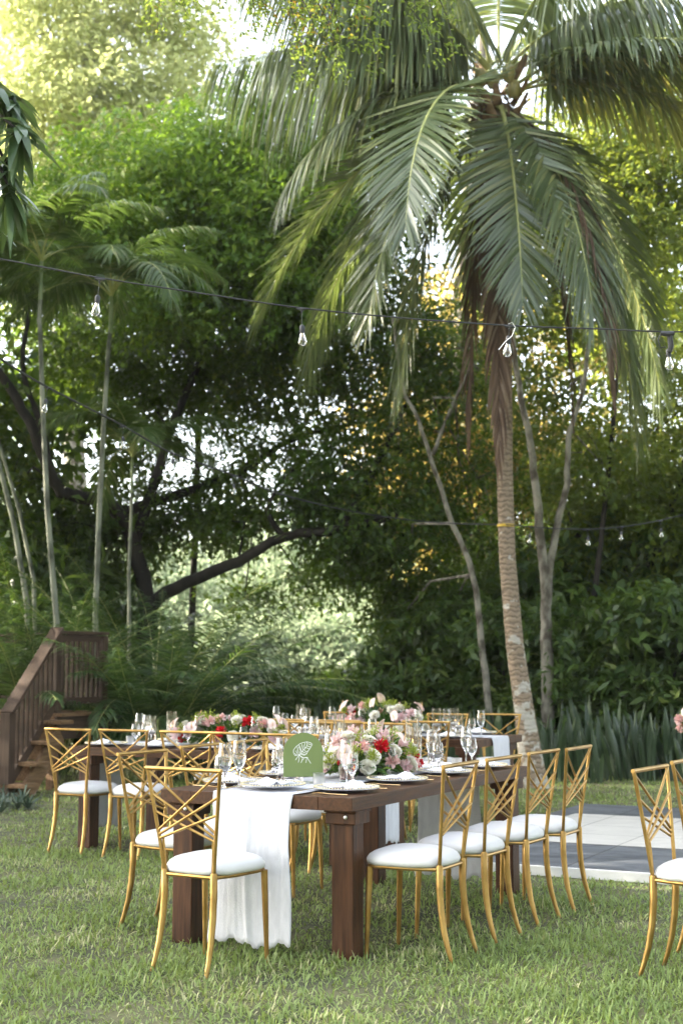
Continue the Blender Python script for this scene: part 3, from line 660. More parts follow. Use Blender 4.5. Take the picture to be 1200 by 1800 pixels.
# ------------------------------------------------------------------ wooden deck and stairs at the left
DK = Vector((-3.2, 16.1, 0)); drz = R(63)          # local +x = U (away), +y = V (left)
dk = thing('wooden_deck', 'brown wooden deck landing with slatted railing at the left, palms behind', 'deck', DK, drz)
b = MB()
for k in range(7): b.box((.065+k*.142, 1.95, .835), (.138, 4.1, .035))
b.build('floor_boards', M['deckold'], dk, False, .003)
b = MB(); b.box((.48,-.03,.69), (1.0,.035,.25)); b.box((-.02,2.65,.69), (.035,2.7,.25)); b.build('fascia', M['deckh'], dk, False, .003)
for x, y in ((.05,.06),(.93,.06),(.05,1.3),(.93,2.2),(.05,3.6)): b = MB(); b.box((x,y,.41), (.1,.1,.81)); b.build('support_post', M['deckold'], dk, False, .004)
def rail(parent, pts, z0, z1, nb, m1='deckv', m2='deckh'):
    (x0,y0),(x1,y1) = pts; a = math.atan2(y1-y0, x1-x0); L = math.hypot(x1-x0, y1-y0); rot = Matrix.Rotation(a,3,'Z')
    cx, cy = (x0+x1)/2, (y0+y1)/2
    b = MB(); b.box((cx,cy,z1+.018), (L+.12,.14,.036), rot); b.build('handrail', M[m2], parent, False, .005)
    b = MB(); b.box((cx,cy,z1-.045), (L-.05,.045,.07), rot); b.build('top_stringer', M[m2], parent, False, .003)
    b = MB(); b.box((cx,cy,z0+.13), (L-.05,.05,.075), rot); b.build('bottom_rail', M[m2], parent, False, .003)
    for k in range(nb):
        t = (k+.8)/(nb+.6); b = MB(); b.box((x0+(x1-x0)*t, y0+(y1-y0)*t, (z0+.165+z1-.08)/2), (.036,.036,z1-.08-z0-.165), rot); b.build('baluster', M[m1], parent, False, .003)
for x, y in ((0,0),(.86,0),(.93,2.1),(.93,3.9)):
    b = MB(); b.box((x,y,1.295), (.10,.10,.87)); b.build('railing_post', M['deckv'], dk, False, .005)
rail(dk, ((.04,0),(.84,0)), .855, 1.74, 8); rail(dk, ((.93,.1),(.93,2.05)), .855, 1.74, 0); rail(dk, ((.93,2.15),(.93,3.85)), .855, 1.74, 0)
st = thing('wooden_stairs', 'weathered wooden steps with brown slatted handrail, rising to the deck', 'stairs', DK-V*.03, R(72))
slope = math.atan2(.83, .97)
for y in (-.10, 1.0):
    b = MB(); rot = Matrix.Rotation(-slope,3,'Y'); b.box((-.53,y,.27), (1.12,.04,.24), rot); b.build('stringer', M['deckold'], st, False, .004)
for k, (x, z) in enumerate([(-.92,.135),(-.67,.345),(-.42,.555),(-.17,.765)]):
    b = MB(); b.box((x,.42,z), (.28,1.30,.045)); b.build('tread', M['deckold'], st, False, .008)
    b = MB(); b.box((x+.11,.49,z-.11), (.02,.98,.17)); b.build('riser', M['deckold'], st, False)
for y in (.02,):
    b = MB(); b.box((-1.0,y,.445), (.12,.12,.89)); b.build('newel_post', M['deckv'], st, False, .006)
    b = MB(); b.box((-.50,y,1.345), (1.38,.15,.042), Matrix.Rotation(-math.atan2(.86,.98),3,'Y')); b.build('handrail', M['deckh'], st, False, .006)
    b = MB(); b.box((-.50,y,.56), (1.22,.05,.10), Matrix.Rotation(-math.atan2(.86,.98),3,'Y')); b.build('lower_rail', M['deckh'], st, False, .004)
    for k in range(9):
        x = -.90+k*.098; zb = .56+(x+.5)*.878; b = MB(); b.box((x,y,zb+.38), (.036,.036,.72)); b.build('baluster', M['deckv'], st, False, .003)

# ------------------------------------------------------------------ palms
def frond(parent, origin, az, e0, e1, L, leafL, leafW, K, mleaf, rr=.022, grav=(.25,.7), spread=1.0, bend=0, seed=0, name='frond', pet=.12, thin=0, power=.8, hang=0):
    g_ = np.random.default_rng(seed); ns = 22; p = np.array(origin, float); pts = [p.copy()]; T = []
    for i in range(ns):
        s_ = (i+.5)/ns; el = R(e0+(e1-e0)*s_**power); a = R(az+bend*s_)
        d = np.array([math.cos(a)*math.cos(el), math.sin(a)*math.cos(el), math.sin(el)]); T.append(d); p = p+d*L/ns; pts.append(p.copy())
    pts = np.array(pts); T.append(T[-1]); T = np.array(T)
    b = MB(); b.tube([tuple(q) for q in pts], [max(.003, rr*(1-.9*i/ns)*(1.8 if i == 0 else 1)) for i in range(ns+1)], 6, flat=.7); rc = b.build(name, M['rachis'] if mleaf != 'dead' else M['dead'], parent)
    s_ = np.linspace(pet, .995, K); idx = s_*ns; i0 = np.clip(idx.astype(int), 0, ns-1); fr = (idx-i0)[:,None]
    V_, Q_ = [], []; off = 0
    for side in (-1, 1):
        B = pts[i0]*(1-fr)+pts[i0+1]*fr; Tn = nrm(T[i0]*(1-fr)+T[i0+1]*fr)
        hz = R(az+90)+R(bend)*s_; Bn = np.stack([np.cos(hz), np.sin(hz), np.zeros(K)], 1)*side; Un = np.cross(Tn, Bn)*side
        Un = np.where(Un[:,2:3] < 0, Un, Un)
        an = np.radians(np.interp(s_, [0,.3,.8,1], [78,62,42,22])) + g_.normal(0,.06,K)
        D = Tn*np.cos(an)[:,None] + Bn*(np.sin(an)*spread)[:,None] + Un*(.12+g_.normal(0,.07,K))[:,None]; D = nrm(nrm(D)*(1-hang)+np.array([0,0,-1])*hang)
        WD = nrm(np.cross(D, Un)+g_.normal(0,.22,(K,3)))
        L_ = leafL*np.interp(s_, [0,.12,.35,.7,1], [.45,.75,1,.85,.38])*g_.uniform(.85,1.08,K); W_ = leafW*np.interp(s_, [0,.3,1], [.8,1,.6])*g_.uniform(.8,1.1,K)
        G = np.interp(s_, [0,1], grav)*g_.uniform(.7,1.3,K)
        k = g_.random(K) > thin
        v, q = strip_arrays(B[k], D[k], WD[k], L_[k], W_[k], G[k], 5)
        V_.append(v); Q_.append(q+off); off += len(v)
    npmesh('leaflets', np.concatenate(V_), np.concatenate(Q_), M[mleaf], rc)
    return rc
# coconut palm
CP = Vector((2.16, 16.26, 0))
cp = thing('coconut_palm', 'tall coconut palm with ringed tan trunk and long drooping grey green fronds', 'palm tree', CP)
def rel(px, py, Y=16.4): return at(px, py, Y)-CP
b = MB(); tp = [(0,0,0),(-.03,0,.3),(-.10,.02,.9),(-.19,.04,1.6),(-.26,.08,2.6),(-.275,.10,3.6),(-.27,.12,4.6),(-.28,.14,5.8),(-.29,.14,7.0),(-.30,.14,8.0)]
b.tube(tp, [.175,.140,.112,.102,.096,.094,.098,.11,.13,.16], 20); b.build('trunk', M['palmtrunk'], cp)
hub = Vector((-.30,.10,8.10))
b = MB()
r_ = random.Random(2)
for k in range(26):
    a = r_.uniform(0,6.28); z = r_.uniform(-.6,.35); q = hub+Vector((math.cos(a)*.17, math.sin(a)*.17, z)); e = q+Vector((math.cos(a)*.22, math.sin(a)*.22, r_.uniform(.1,.35)))
    b.tube([q, (q+e)/2+Vector((0,0,-.02)), e], [.07,.05,.03], 6, flat=.4)
b.build('boot_fibres', pm('palm_boots', (.12,.07,.04), (.42,.27,.16), 7, .85, 0, .6, 25), cp)
b = MB(); 
for k in range(14):
    a = r_.uniform(-2.9,.1); q = hub+Vector((math.cos(a)*.2, math.sin(a)*.2, r_.uniform(-.5,.0))); b.tube([q, q+Vector((math.cos(a)*.16, math.sin(a)*.16, -.12)), q+Vector((math.cos(a)*.2, math.sin(a)*.2, -.55-r_.random()*.4))], [.02,.014,.004], 5, flat=.5)
b.build('dry_fibres', M['dead'], cp)
for a, z in ((-1.9,.12),(-1.2,.2),(-.9,.02),(-2.5,.18)):
    b = MB(); q = hub+Vector((math.cos(a)*.27, math.sin(a)*.27, z)); b.lathe([(0,-.12),(.055,-.09),(.085,-.01),(.07,.07),(.03,.11),(0,.12)], 12, q); b.build('coconut', pm('coconut_husk', (.22,.20,.06), (.34,.28,.10), 8, .5), cp)
def cf(az, e0, e1, L, seed, m='frond', lL=.95, grav=(.25,.7), bend=0, z=0, K=104, power=.8, spread=1, **k):
    K = int(K*1.2); o = hub+Vector((math.cos(R(az))*.12, math.sin(R(az))*.12, z)); return frond(cp, o, az, e0, e1, L, lL, .047, K, m, .030, grav, spread, bend, seed, power=power, **k)
# towards the camera, hanging
cf(-87, -5,-86, 2.95, 1, z=-.15, bend=8, power=.28, grav=(.05,.2), lL=.86)
cf(-126, 26,-84, 3.35, 2, z=-.05, bend=10, power=.55, grav=(.04,.15), lL=1.0)
cf(176, -4,-70, 3.9, 3, z=-.1, power=.7, grav=(.05,.25), lL=1.0)
cf(-162, 14,-64, 3.1, 4, z=.0, power=.8, hang=.1, lL=1.0)
cf(158, -12,-76, 4.0, 5, z=-.1, power=.6, hang=.05)
cf(-150, -12,-82, 3.4, 31, z=-.15, power=.5, grav=(.05,.2))
cf(-20, 28,-50, 4.0, 6, z=.0, power=.9, grav=(.2,.6), lL=1.05, m='frondy', hang=.22)
cf(-38, 24,-50, 4.0, 41, z=.05, power=.9, grav=(.2,.6), lL=1.05, hang=.2)
cf(-4, 20,-60, 4.0, 7, z=.05, power=.85, hang=.25, m='frondy')
cf(20, -15,-80, 4.0, 8, z=-.1, power=.5)
cf(-52, -20,-84, 3.1, 27, z=-.2, power=.45, thin=.1)
cf(5, -30,-84, 4.2, 32, z=-.2, power=.4)
# rising ones, mostly above the frame, leaflets hanging like curtains
cf(176, 26,-14, 3.4, 10, z=.3, lL=1.3, grav=(.4,.6), hang=.62); cf(-160, 50,-10, 3.7, 11, z=.35, lL=1.25, grav=(.4,.6), hang=.55); cf(-140, 70,0, 3.2, 12, z=.4, lL=1.1, grav=(.5,.8), hang=.55); cf(-48, 66,-10, 3.2, 13, z=.4, lL=1.1, grav=(.5,.8), hang=.55, thin=.2)
cf(-16, 40,0, 4.3, 14, z=.3, lL=1.25, grav=(.4,.6), hang=.6, thin=.4); cf(14, 36,-10, 4.3, 15, z=.3, lL=1.1, grav=(.4,.6), hang=.45, thin=.5); cf(60, 60,-5, 4.0, 16, z=.3, hang=.3); cf(120, 55,-10, 4.0, 17, z=.3, hang=.3); cf(90, 20,-60, 3.8, 18, z=0); cf(205, 50,-15, 3.6, 19, z=.35, lL=1.1, hang=.5); cf(-92,84,40,3.6,20,z=.4, lL=1.0, hang=.3)
cf(-158, 38,-40, 3.0, 28, z=.35, lL=1.1, hang=.5); cf(-28, 44,-35, 3.2, 29, z=.35, lL=1.1, hang=.5)
cf(-168, -35,-86, 3.5, 24, z=-.3, power=.4, thin=.1); cf(-12,-28,-84,3.6,25,z=-.3,power=.45);
# dead fronds hanging along the trunk
cf(-100,-62,-89, 4.1, 21, 'dead', z=-.35, K=60, grav=(.5,.9), lL=.5, power=.2, spread=.4)
cf(-42, 0,-89, 3.9, 22, 'dead', z=-.2, K=56, grav=(.5,.9), lL=.55, power=.3, spread=.35)
cf(-8,-34,-89, 3.7, 40, 'dead', z=-.3, K=46, grav=(.5,.9), lL=.5, power=.22, spread=.4)
cf(-150,-64,-89, 3.8, 23, 'dead', z=-.35, K=44, grav=(.5,.9), lL=.45, power=.2, spread=.4)
# yellow strap for the light strings
b = MB(); b.lathe([(.098,2.97),(.102,2.97),(.102,3.0),(.098,3.0)], 20, (-.27,.085,0)); b.build('yellow_strap', pm('yellow_strap', (.55,.36,.03), None, 5, .6), cp)

def slim_palm(base, pts, label, cz, nfr, L, seed, r0=.033, grp='slender palms behind the deck', leafL=.52, mt='slimtrunk', droop=-92):
    B = Vector((base.x, base.y, 0)); t = thing('slender_palm', label, 'palm tree', B, 0, grp); r = random.Random(seed)
    P = [Vector((0,0,0))]+[q-B for q in pts]; b = MB(); n = len(P)
    b.tube(P, [r0*(1.25-.5*i/(n-1)) for i in range(n)], 10); b.build('trunk', M[mt], t)
    top = P[-1]; b = MB(); b.tube([top-Vector((0,0,.05)), top+Vector((0,0,.35)), top+Vector((0,0,.7))], [r0*.85, r0*.8, r0*.3], 8); b.build('crownshaft', M['greenstem'], t)
    for k in range(nfr):
        az = 360*k/nfr+r.uniform(-16,16); e0 = r.choice([84,76,64,50])+r.uniform(-8,8)
        frond(t, top+Vector((0,0,.45)), az, e0, e0+droop+r.uniform(-25,5), L*r.uniform(.85,1.1), leafL, .036, 62, 'slimleaf', .014, (.2,.6), .9, r.uniform(-12,12), seed*50+k, pet=.16)
slim_palm(at(102,1380,17.6), [at(100,1090,17.6),at(84,900,17.6),at(76,720,17.6),at(70,560,17.6),at(72,520,17.6)], 'slender ringed palm behind the deck, second from the left, crown above the string light', 0, 11, 1.9, 3)
slim_palm(at(168,1380,18.2), [at(168,1090,18.2),at(175,900,18.2),at(183,740,18.2),at(192,600,18.2),at(195,580,18.2)], 'tallest slender palm behind the deck, rightmost of the high trunks', 0, 12, 2.05, 4)
slim_palm(at(226,1380,19.5), [at(228,1150,19.5),at(227,1000,19.5),at(231,900,19.5),at(232,860,19.5)], 'small slender palm with low crown, right of the tall trunks', 0, 11, 1.6, 5, .024)
slim_palm(at(52,1380,18.8), [at(48,1060,18.8),at(25,920,18.8),at(-5,800,18.8),at(-30,650,18.8),at(-40,560,18.8)], 'slender palm leaning left at the picture edge behind the deck', 0, 9, 1.9, 6)
slim_palm(at(66,1380,19.6), [at(60,1020,19.6),at(35,900,19.6),at(2,790,19.6),at(-55,600,19.6)], 'thin pale palm leaning left, behind the other leaning palm', 0, 9, 1.5, 7, .026)
# fern-like palm clumps right of the deck
def clump(base, label, n, L, seed, leafL=.34, m='clumpleaf', e=(55,86), stem='greenstem'):
    t = thing('areca_palm_clump', label, 'plant', (base[0], base[1], 0), 0, 'low palm clumps by the deck'); r = random.Random(seed)
    for k in range(n):
        az = r.uniform(0,360); e0 = r.uniform(*e); o = Vector((r.uniform(-.25,.25), r.uniform(-.25,.25), 0))
        frond(t, o, az, e0, e0-r.uniform(45,100), 1.3*L*r.uniform(.7,1.15), leafL*1.25, .03, 52, m, .010, (.15,.5), 1, r.uniform(-20,20), seed*60+k, pet=.25)
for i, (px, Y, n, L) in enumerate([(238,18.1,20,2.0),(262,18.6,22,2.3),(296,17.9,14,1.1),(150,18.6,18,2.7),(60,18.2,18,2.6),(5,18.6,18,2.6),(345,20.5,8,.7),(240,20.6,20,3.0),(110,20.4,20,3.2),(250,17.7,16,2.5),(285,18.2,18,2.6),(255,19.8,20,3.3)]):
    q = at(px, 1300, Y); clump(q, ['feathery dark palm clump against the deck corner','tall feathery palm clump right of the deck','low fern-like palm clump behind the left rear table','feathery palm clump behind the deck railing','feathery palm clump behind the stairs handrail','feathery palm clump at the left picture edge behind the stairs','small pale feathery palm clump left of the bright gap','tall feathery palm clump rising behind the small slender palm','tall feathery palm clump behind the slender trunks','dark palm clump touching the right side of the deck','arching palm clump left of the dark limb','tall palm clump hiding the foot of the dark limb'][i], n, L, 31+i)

# ------------------------------------------------------------------ broadleaf trees
def crown(lobes, nc, lpc, ll, lw, seed, spread=.28, flat=.55, droop=.25):
    """leaves in twig clusters spread through the lobes' volume; lobes: (centre, radius, density)"""
    g_ = np.random.default_rng(seed)
    wts = np.array([r*r*d for _, r, d in lobes]); wts = wts/wts.sum(); cnt = g_.multinomial(nc, wts)
    CP_, CO_ = [], []
    for (c, r, d), k in zip(lobes, cnt):
        o = nrm(g_.normal(0,1,(k,3))); rad = r*g_.uniform(.15,1.05,k)**.6
        sq = np.array([1,1,.75]); CP_.append(np.array(c)+o*rad[:,None]*sq); CO_.append(o)
    CP_ = np.concatenate(CP_); CO_ = np.concatenate(CO_); n = len(CP_)
    ax = nrm(CO_*np.array([1,1,.35])+g_.normal(0,.5,(n,3))+np.array([0,0,-droop]))      # each cluster is a twig along ax
    i = np.repeat(np.arange(n), lpc); N_ = len(i); t = g_.uniform(-1,1,N_)
    P = CP_[i]+ax[i]*(t*spread*1.6)[:,None]+g_.normal(0,spread*.42,(N_,3))*np.array([1,1,flat])
    D = nrm(ax[i]*.8+g_.normal(0,.7,(N_,3))+np.array([0,0,-droop])); Nn = np.array([0,0,1])+g_.normal(0,.55,(N_,3))+CO_[i]*.35
    return leaf_arrays(P, D, Nn, ll*g_.uniform(.65,1.25,N_), lw*g_.uniform(.7,1.2,N_))
def tree(name, label, base, limbs, lobes, nc, lpc, ll, lw, m, seed, bark='bark', cat='tree', group=None, spread=.28, extra=None, twigs=True):
    """limbs: list of (points, r0, r1); lobes centres in world space"""
    B = Vector((base[0], base[1], 0)); t = thing(name, label, cat, B, 0, group)
    b = MB(); r = random.Random(seed)
    def wig(P): return [Vector(p)-B for p in P]
    for P, r0, r1 in limbs:
        P = wig(P); Q = []
        for i in range(len(P)-1):
            for k in range(4):
                u_ = k/4; p0 = P[max(i-1,0)]; p1 = P[i]; p2 = P[i+1]; p3 = P[min(i+2,len(P)-1)]
                Q.append(.5*((2*p1)+(-p0+p2)*u_+(2*p0-5*p1+4*p2-p3)*u_*u_+(-p0+3*p1-3*p2+p3)*u_**3)+Vector((r.uniform(-1,1),r.uniform(-1,1),r.uniform(-1,1)))*r1*.5)
        Q.append(P[-1]); n = len(Q); b.tube(Q, [r0+(r1-r0)*i/(n-1) for i in range(n)], 10)
    if twigs:
        heads = [q for P, _, _ in limbs for q in wig(P)[1:]]
        for c, rad, d in lobes:
            c = Vector(c)-B; s_ = min(heads, key=lambda h: (h-c).length)
            if (s_-c).length > 5: continue
            mid = (s_+c)/2+Vector((r.uniform(-.3,.3), r.uniform(-.3,.3), .25)); b.tube([s_, mid, c], [.022,.018,.012], 6)
            for k in range(5):
                e = c+Vector((r.uniform(-1,1), r.uniform(-1,1), r.uniform(-.7,.7)))*rad*.9; b.tube([c, (c+e)/2+Vector((0,0,.1)), e], [.011,.008,.005], 5)
    b.build('trunk', M[bark], t)
    v, q = crown([(tuple(Vector(c)-B), rr, d) for c, rr, d in lobes], nc, lpc, ll, lw, seed, spread)
    npmesh('crown', v, q, M[m], t)
    return t
def lb(px, py, Y, r, d=1): return (at(px, py, Y), r, d)

# the dark spreading tree that arches over the middle
bs = at(238, 1300, 22)
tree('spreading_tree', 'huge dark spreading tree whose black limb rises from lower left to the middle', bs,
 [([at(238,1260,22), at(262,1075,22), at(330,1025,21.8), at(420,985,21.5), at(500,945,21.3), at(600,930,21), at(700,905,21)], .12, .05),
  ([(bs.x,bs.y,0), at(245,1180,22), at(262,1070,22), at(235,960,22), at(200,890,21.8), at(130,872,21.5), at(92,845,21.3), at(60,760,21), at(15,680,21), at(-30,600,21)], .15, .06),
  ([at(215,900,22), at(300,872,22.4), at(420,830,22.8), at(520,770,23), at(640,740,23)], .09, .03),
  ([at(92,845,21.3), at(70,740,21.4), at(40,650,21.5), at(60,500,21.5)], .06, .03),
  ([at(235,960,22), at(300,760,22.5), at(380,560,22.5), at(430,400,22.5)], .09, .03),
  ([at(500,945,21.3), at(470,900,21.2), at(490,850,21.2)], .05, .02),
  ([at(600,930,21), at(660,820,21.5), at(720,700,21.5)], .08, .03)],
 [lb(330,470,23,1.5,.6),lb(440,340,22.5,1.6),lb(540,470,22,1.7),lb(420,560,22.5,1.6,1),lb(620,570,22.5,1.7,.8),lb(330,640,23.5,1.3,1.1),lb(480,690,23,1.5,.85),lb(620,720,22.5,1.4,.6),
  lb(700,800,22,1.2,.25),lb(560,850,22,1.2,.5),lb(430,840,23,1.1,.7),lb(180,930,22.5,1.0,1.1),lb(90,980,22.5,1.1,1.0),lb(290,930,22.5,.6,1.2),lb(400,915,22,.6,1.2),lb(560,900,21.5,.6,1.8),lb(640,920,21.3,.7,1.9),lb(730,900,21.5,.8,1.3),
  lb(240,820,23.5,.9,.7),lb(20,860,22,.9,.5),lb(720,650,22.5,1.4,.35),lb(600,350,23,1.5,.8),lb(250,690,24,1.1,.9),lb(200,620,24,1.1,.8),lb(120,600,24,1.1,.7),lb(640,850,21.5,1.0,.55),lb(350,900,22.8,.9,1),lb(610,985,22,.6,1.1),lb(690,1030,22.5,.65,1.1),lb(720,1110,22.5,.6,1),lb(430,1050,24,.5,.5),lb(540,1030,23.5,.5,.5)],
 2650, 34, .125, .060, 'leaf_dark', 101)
# brighter vine-hung tree in front of it
bs = at(380, 1300, 21)
tree('vine_covered_tree', 'bright green vine covered tree mass left of the palm crown, above the string light', at(330,1300,25),
 [([tuple(at(330,1250,25)), at(345,900,25), at(360,600,24), at(420,350,23), at(450,200,23)], .07, .03)],
 [lb(250,300,20.6,1.1),lb(200,400,20.8,1.1),lb(120,380,21.5,1.1),lb(250,480,21,1.1),lb(340,520,21,1.1,.8),lb(60,470,22,1.1),lb(420,250,21,1.2),lb(540,230,21,1.2),lb(330,300,21.5,1.1),lb(480,400,20.6,1.1,1.1),lb(560,350,21,1.1),lb(400,430,20.8,.9),lb(520,520,20.8,.9,.8),lb(640,240,22,1.2,.8),lb(700,180,22.5,1.1,.6),lb(300,400,22,.9,.8),lb(460,300,20.4,.8,1)],
 1550, 30, .13, .060, 'leaf_mid', 102)
# far sunlit tree, upper left
bs = at(150, 1250, 36)
def fartree(px, Y, lobes, seed, label, m='leaf_sun', n=1100, lim=None, ll=.26, sp=.5, name='tall_tree'):
    b0 = at(px, 1250, Y)
    L_ = [([(b0.x,b0.y,0), at(px+8,900,Y), at(px-6,600,Y), at(px+10,300,Y), at(px+30,60,Y)], .35, .10)] + (lim or [])
    return tree(name, label, b0, L_, lobes, n, 24, ll, ll*.5, m, seed, 'palebark', spread=sp, group='tall trees beyond the garden')
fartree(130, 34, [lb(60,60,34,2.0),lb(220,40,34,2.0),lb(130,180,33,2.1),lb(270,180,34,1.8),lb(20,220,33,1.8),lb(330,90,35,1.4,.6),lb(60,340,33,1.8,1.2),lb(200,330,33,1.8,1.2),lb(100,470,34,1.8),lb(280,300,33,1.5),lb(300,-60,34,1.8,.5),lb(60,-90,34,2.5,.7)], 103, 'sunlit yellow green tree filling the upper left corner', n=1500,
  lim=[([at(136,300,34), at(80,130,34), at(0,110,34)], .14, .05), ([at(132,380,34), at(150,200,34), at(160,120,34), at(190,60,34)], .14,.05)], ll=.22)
# trees on the right
tree('forked_tree', 'pale barked tree forking low, just right of the palm trunk', at(962,1300,19),
 [([at(962,1330,19), at(962,1250,19), at(960,1120,19), at(958,1050,19), at(950,950,19), at(940,850,19), at(928,760,19), at(905,640,19), at(890,500,19)], .095, .03),
  ([at(960,1090,19), at(966,1000,19), at(980,920,19), at(995,850,19), at(1000,760,19), at(1022,690,19), at(1040,560,19)], .06, .025)],
 [lb(960,520,20,1.3,.6),lb(1040,420,20.5,1.4,.8),lb(900,350,21,1.4,.7),lb(1080,260,20.5,1.5),lb(1180,330,20.5,1.4),lb(1150,180,21,1.4,.8),lb(980,700,20.5,1.0,.5),lb(1060,820,20.5,.9,.7)],
 950, 30, .12, .058, 'leaf_right', 104, 'palebark')
tree('leaning_tree', 'thin grey trunk leaning left between the middle gap and the palm', at(862,1300,19.3),
 [([at(864,1330,19.3), at(858,1240,19.3), at(845,1130,19.3), at(830,1010,19.3), at(795,920,19.3), at(765,830,19.3), at(735,740,19.3), at(708,680,19.3), at(690,560,19.3)], .055, .02),
   ([at(760,800,20.5), at(800,700,20.5), at(830,640,20.6)], .035,.015)],
 [lb(780,760,21.5,1.1,.45),lb(840,840,22,1.1,.4),lb(720,980,21.8,.9,.9),lb(790,1080,21.8,.9,1),lb(850,960,22.5,1.0,.5),lb(700,1090,22,.6,.8),lb(760,620,22,1.1,.5),lb(820,700,22.5,1,.4)],
 430, 30, .11, .055, 'leaf_dark', 105, 'palebark')
fartree(820, 27.5, [lb(760,860,27.5,1.3,.8),lb(850,780,27.5,1.5,.7),lb(820,950,27.5,1.2,.6),lb(920,860,27.5,1.2,.6),lb(740,740,27.5,1.3,.5)], 106, 'tree with leaves coloured gold as backlight, behind the palm trunk', 'leaf_backlit', 620, ll=.17, sp=.35)
tree('shade_tree', 'dense green tree filling the right edge behind the dance floor', at(1100,1300,21.5),
 [([at(1110,1330,21.5), at(1122,1160,21.5), at(1100,1060,21.5), at(1060,980,21.5), at(1010,940,21.5)], .12, .04), ([at(1122,1130,21.5), at(1112,1050,21.5), at(1090,960,21.5)], .10,.04),
  ([at(1030,1330,20.5), at(1040,1100,20.5), at(1062,900,20.5), at(1080,700,20.5), at(1100,520,20.5)], .05,.025), ([at(1105,1060,21.5), at(1180,900,21.5), at(1230,700,21.5)], .09,.04)],
 [lb(1150,760,22,1.3,.9),lb(1080,900,22,1.2),lb(1180,950,21.5,1.3),lb(1010,1000,22,1.0),lb(1120,1060,21.5,1.1),lb(940,1090,22,1.0),lb(1050,1150,21,.9),lb(880,1180,22,1.0),lb(1180,1120,21,1.0),lb(1260,850,22,1.5),lb(980,860,22.5,1,.6)],
 1050, 32, .12, .06, 'leaf_right', 107)

# trees closing the view, and unseen ones added at the left to shade the lawn
def gtree(x, y, h, r, seed, label, m='leaf_dark', n=520, ll=.26, name='tall_tree', grp='tall trees round the lawn'):
    rr = random.Random(seed); L_ = []
    for k in range(9): L_.append((Vector((x+rr.uniform(-1,1)*r*.75, y+rr.uniform(-1,1)*r*.75, h*rr.uniform(.35,.95))), r*rr.uniform(.4,.62), 1))
    tree(name, label, (x,y,0), [([Vector((x,y,0)), Vector((x+.2,y,h*.3)), Vector((x-.1,y+.2,h*.6)), Vector((x,y,h*.85))], .28, .08)], L_, n, 26, ll, ll*.5, m, seed, group=grp, spread=.5)
gtree(-8.5, 14.5, 11, 4.0, 201, 'added shade tree left of the garden stairs, unseen outside the picture', n=1000)
gtree(-11.0, 19.5, 16, 4.5, 202, 'added shade tree behind the left side of the garden, unseen outside the picture', n=1300)
gtree(-13, 9.5, 11, 4.0, 203, 'added shade tree at the left side of the lawn, unseen outside the picture', n=900)
gtree(-7.2, 24.5, 8, 3.0, 204, 'dark tree behind the slender palms', n=700)
gtree(9.5, 19.5, 11, 3.5, 205, 'tall tree behind the right side of the dance floor outside the picture', 'leaf_right', 520)
gtree(7.2, 27, 11.5, 3.6, 206, 'tall tree far behind the dance floor', 'leaf_right', 300)
gtree(3.0, 29, 10, 3.2, 207, 'tall tree coloured golden for backlight, behind the coconut palm', 'leaf_backlit', 420, .2)

for i_, (x_, y_, h_) in enumerate([(-9,-11,10),(-2,-15,11),(6,-14,10),(12,-7,10),(14,2,10),(14,11,10),(-12,-3,10)]):  # unseen trees added to block low sky light from behind and beside the camera
    gtree(x_, y_, h_, 4.2, 220+i_, 'added shade tree '+['behind the camera, left','straight behind the camera','behind the camera, right','right rear of the camera','right of the lawn outside the picture','right of the dance floor outside the picture','left rear of the camera'][i_], n=420, ll=.34)

# low far trees seen through the gap, and the wood behind
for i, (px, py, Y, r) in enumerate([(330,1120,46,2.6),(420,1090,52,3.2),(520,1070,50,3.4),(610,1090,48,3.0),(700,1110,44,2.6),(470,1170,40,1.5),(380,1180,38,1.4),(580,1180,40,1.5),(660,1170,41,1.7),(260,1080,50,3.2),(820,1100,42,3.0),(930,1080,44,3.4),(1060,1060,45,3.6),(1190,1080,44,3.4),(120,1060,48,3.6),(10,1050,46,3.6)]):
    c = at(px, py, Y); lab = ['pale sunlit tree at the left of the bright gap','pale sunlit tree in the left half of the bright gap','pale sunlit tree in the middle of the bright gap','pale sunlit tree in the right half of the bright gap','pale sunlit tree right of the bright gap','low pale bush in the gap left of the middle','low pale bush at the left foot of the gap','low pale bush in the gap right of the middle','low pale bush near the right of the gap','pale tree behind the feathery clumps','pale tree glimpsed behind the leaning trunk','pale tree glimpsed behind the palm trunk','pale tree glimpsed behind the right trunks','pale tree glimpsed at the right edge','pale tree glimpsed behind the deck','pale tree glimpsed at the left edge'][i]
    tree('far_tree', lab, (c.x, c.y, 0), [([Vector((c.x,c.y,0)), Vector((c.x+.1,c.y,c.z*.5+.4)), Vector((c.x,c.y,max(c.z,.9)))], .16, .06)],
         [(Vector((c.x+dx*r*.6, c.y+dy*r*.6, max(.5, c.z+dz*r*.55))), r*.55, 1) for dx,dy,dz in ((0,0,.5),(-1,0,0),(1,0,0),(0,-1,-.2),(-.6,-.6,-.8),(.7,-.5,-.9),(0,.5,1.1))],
         360, 22, .24, .13, 'leaf_far', 300+i, spread=.42, group='pale trees far beyond the garden', twigs=False)
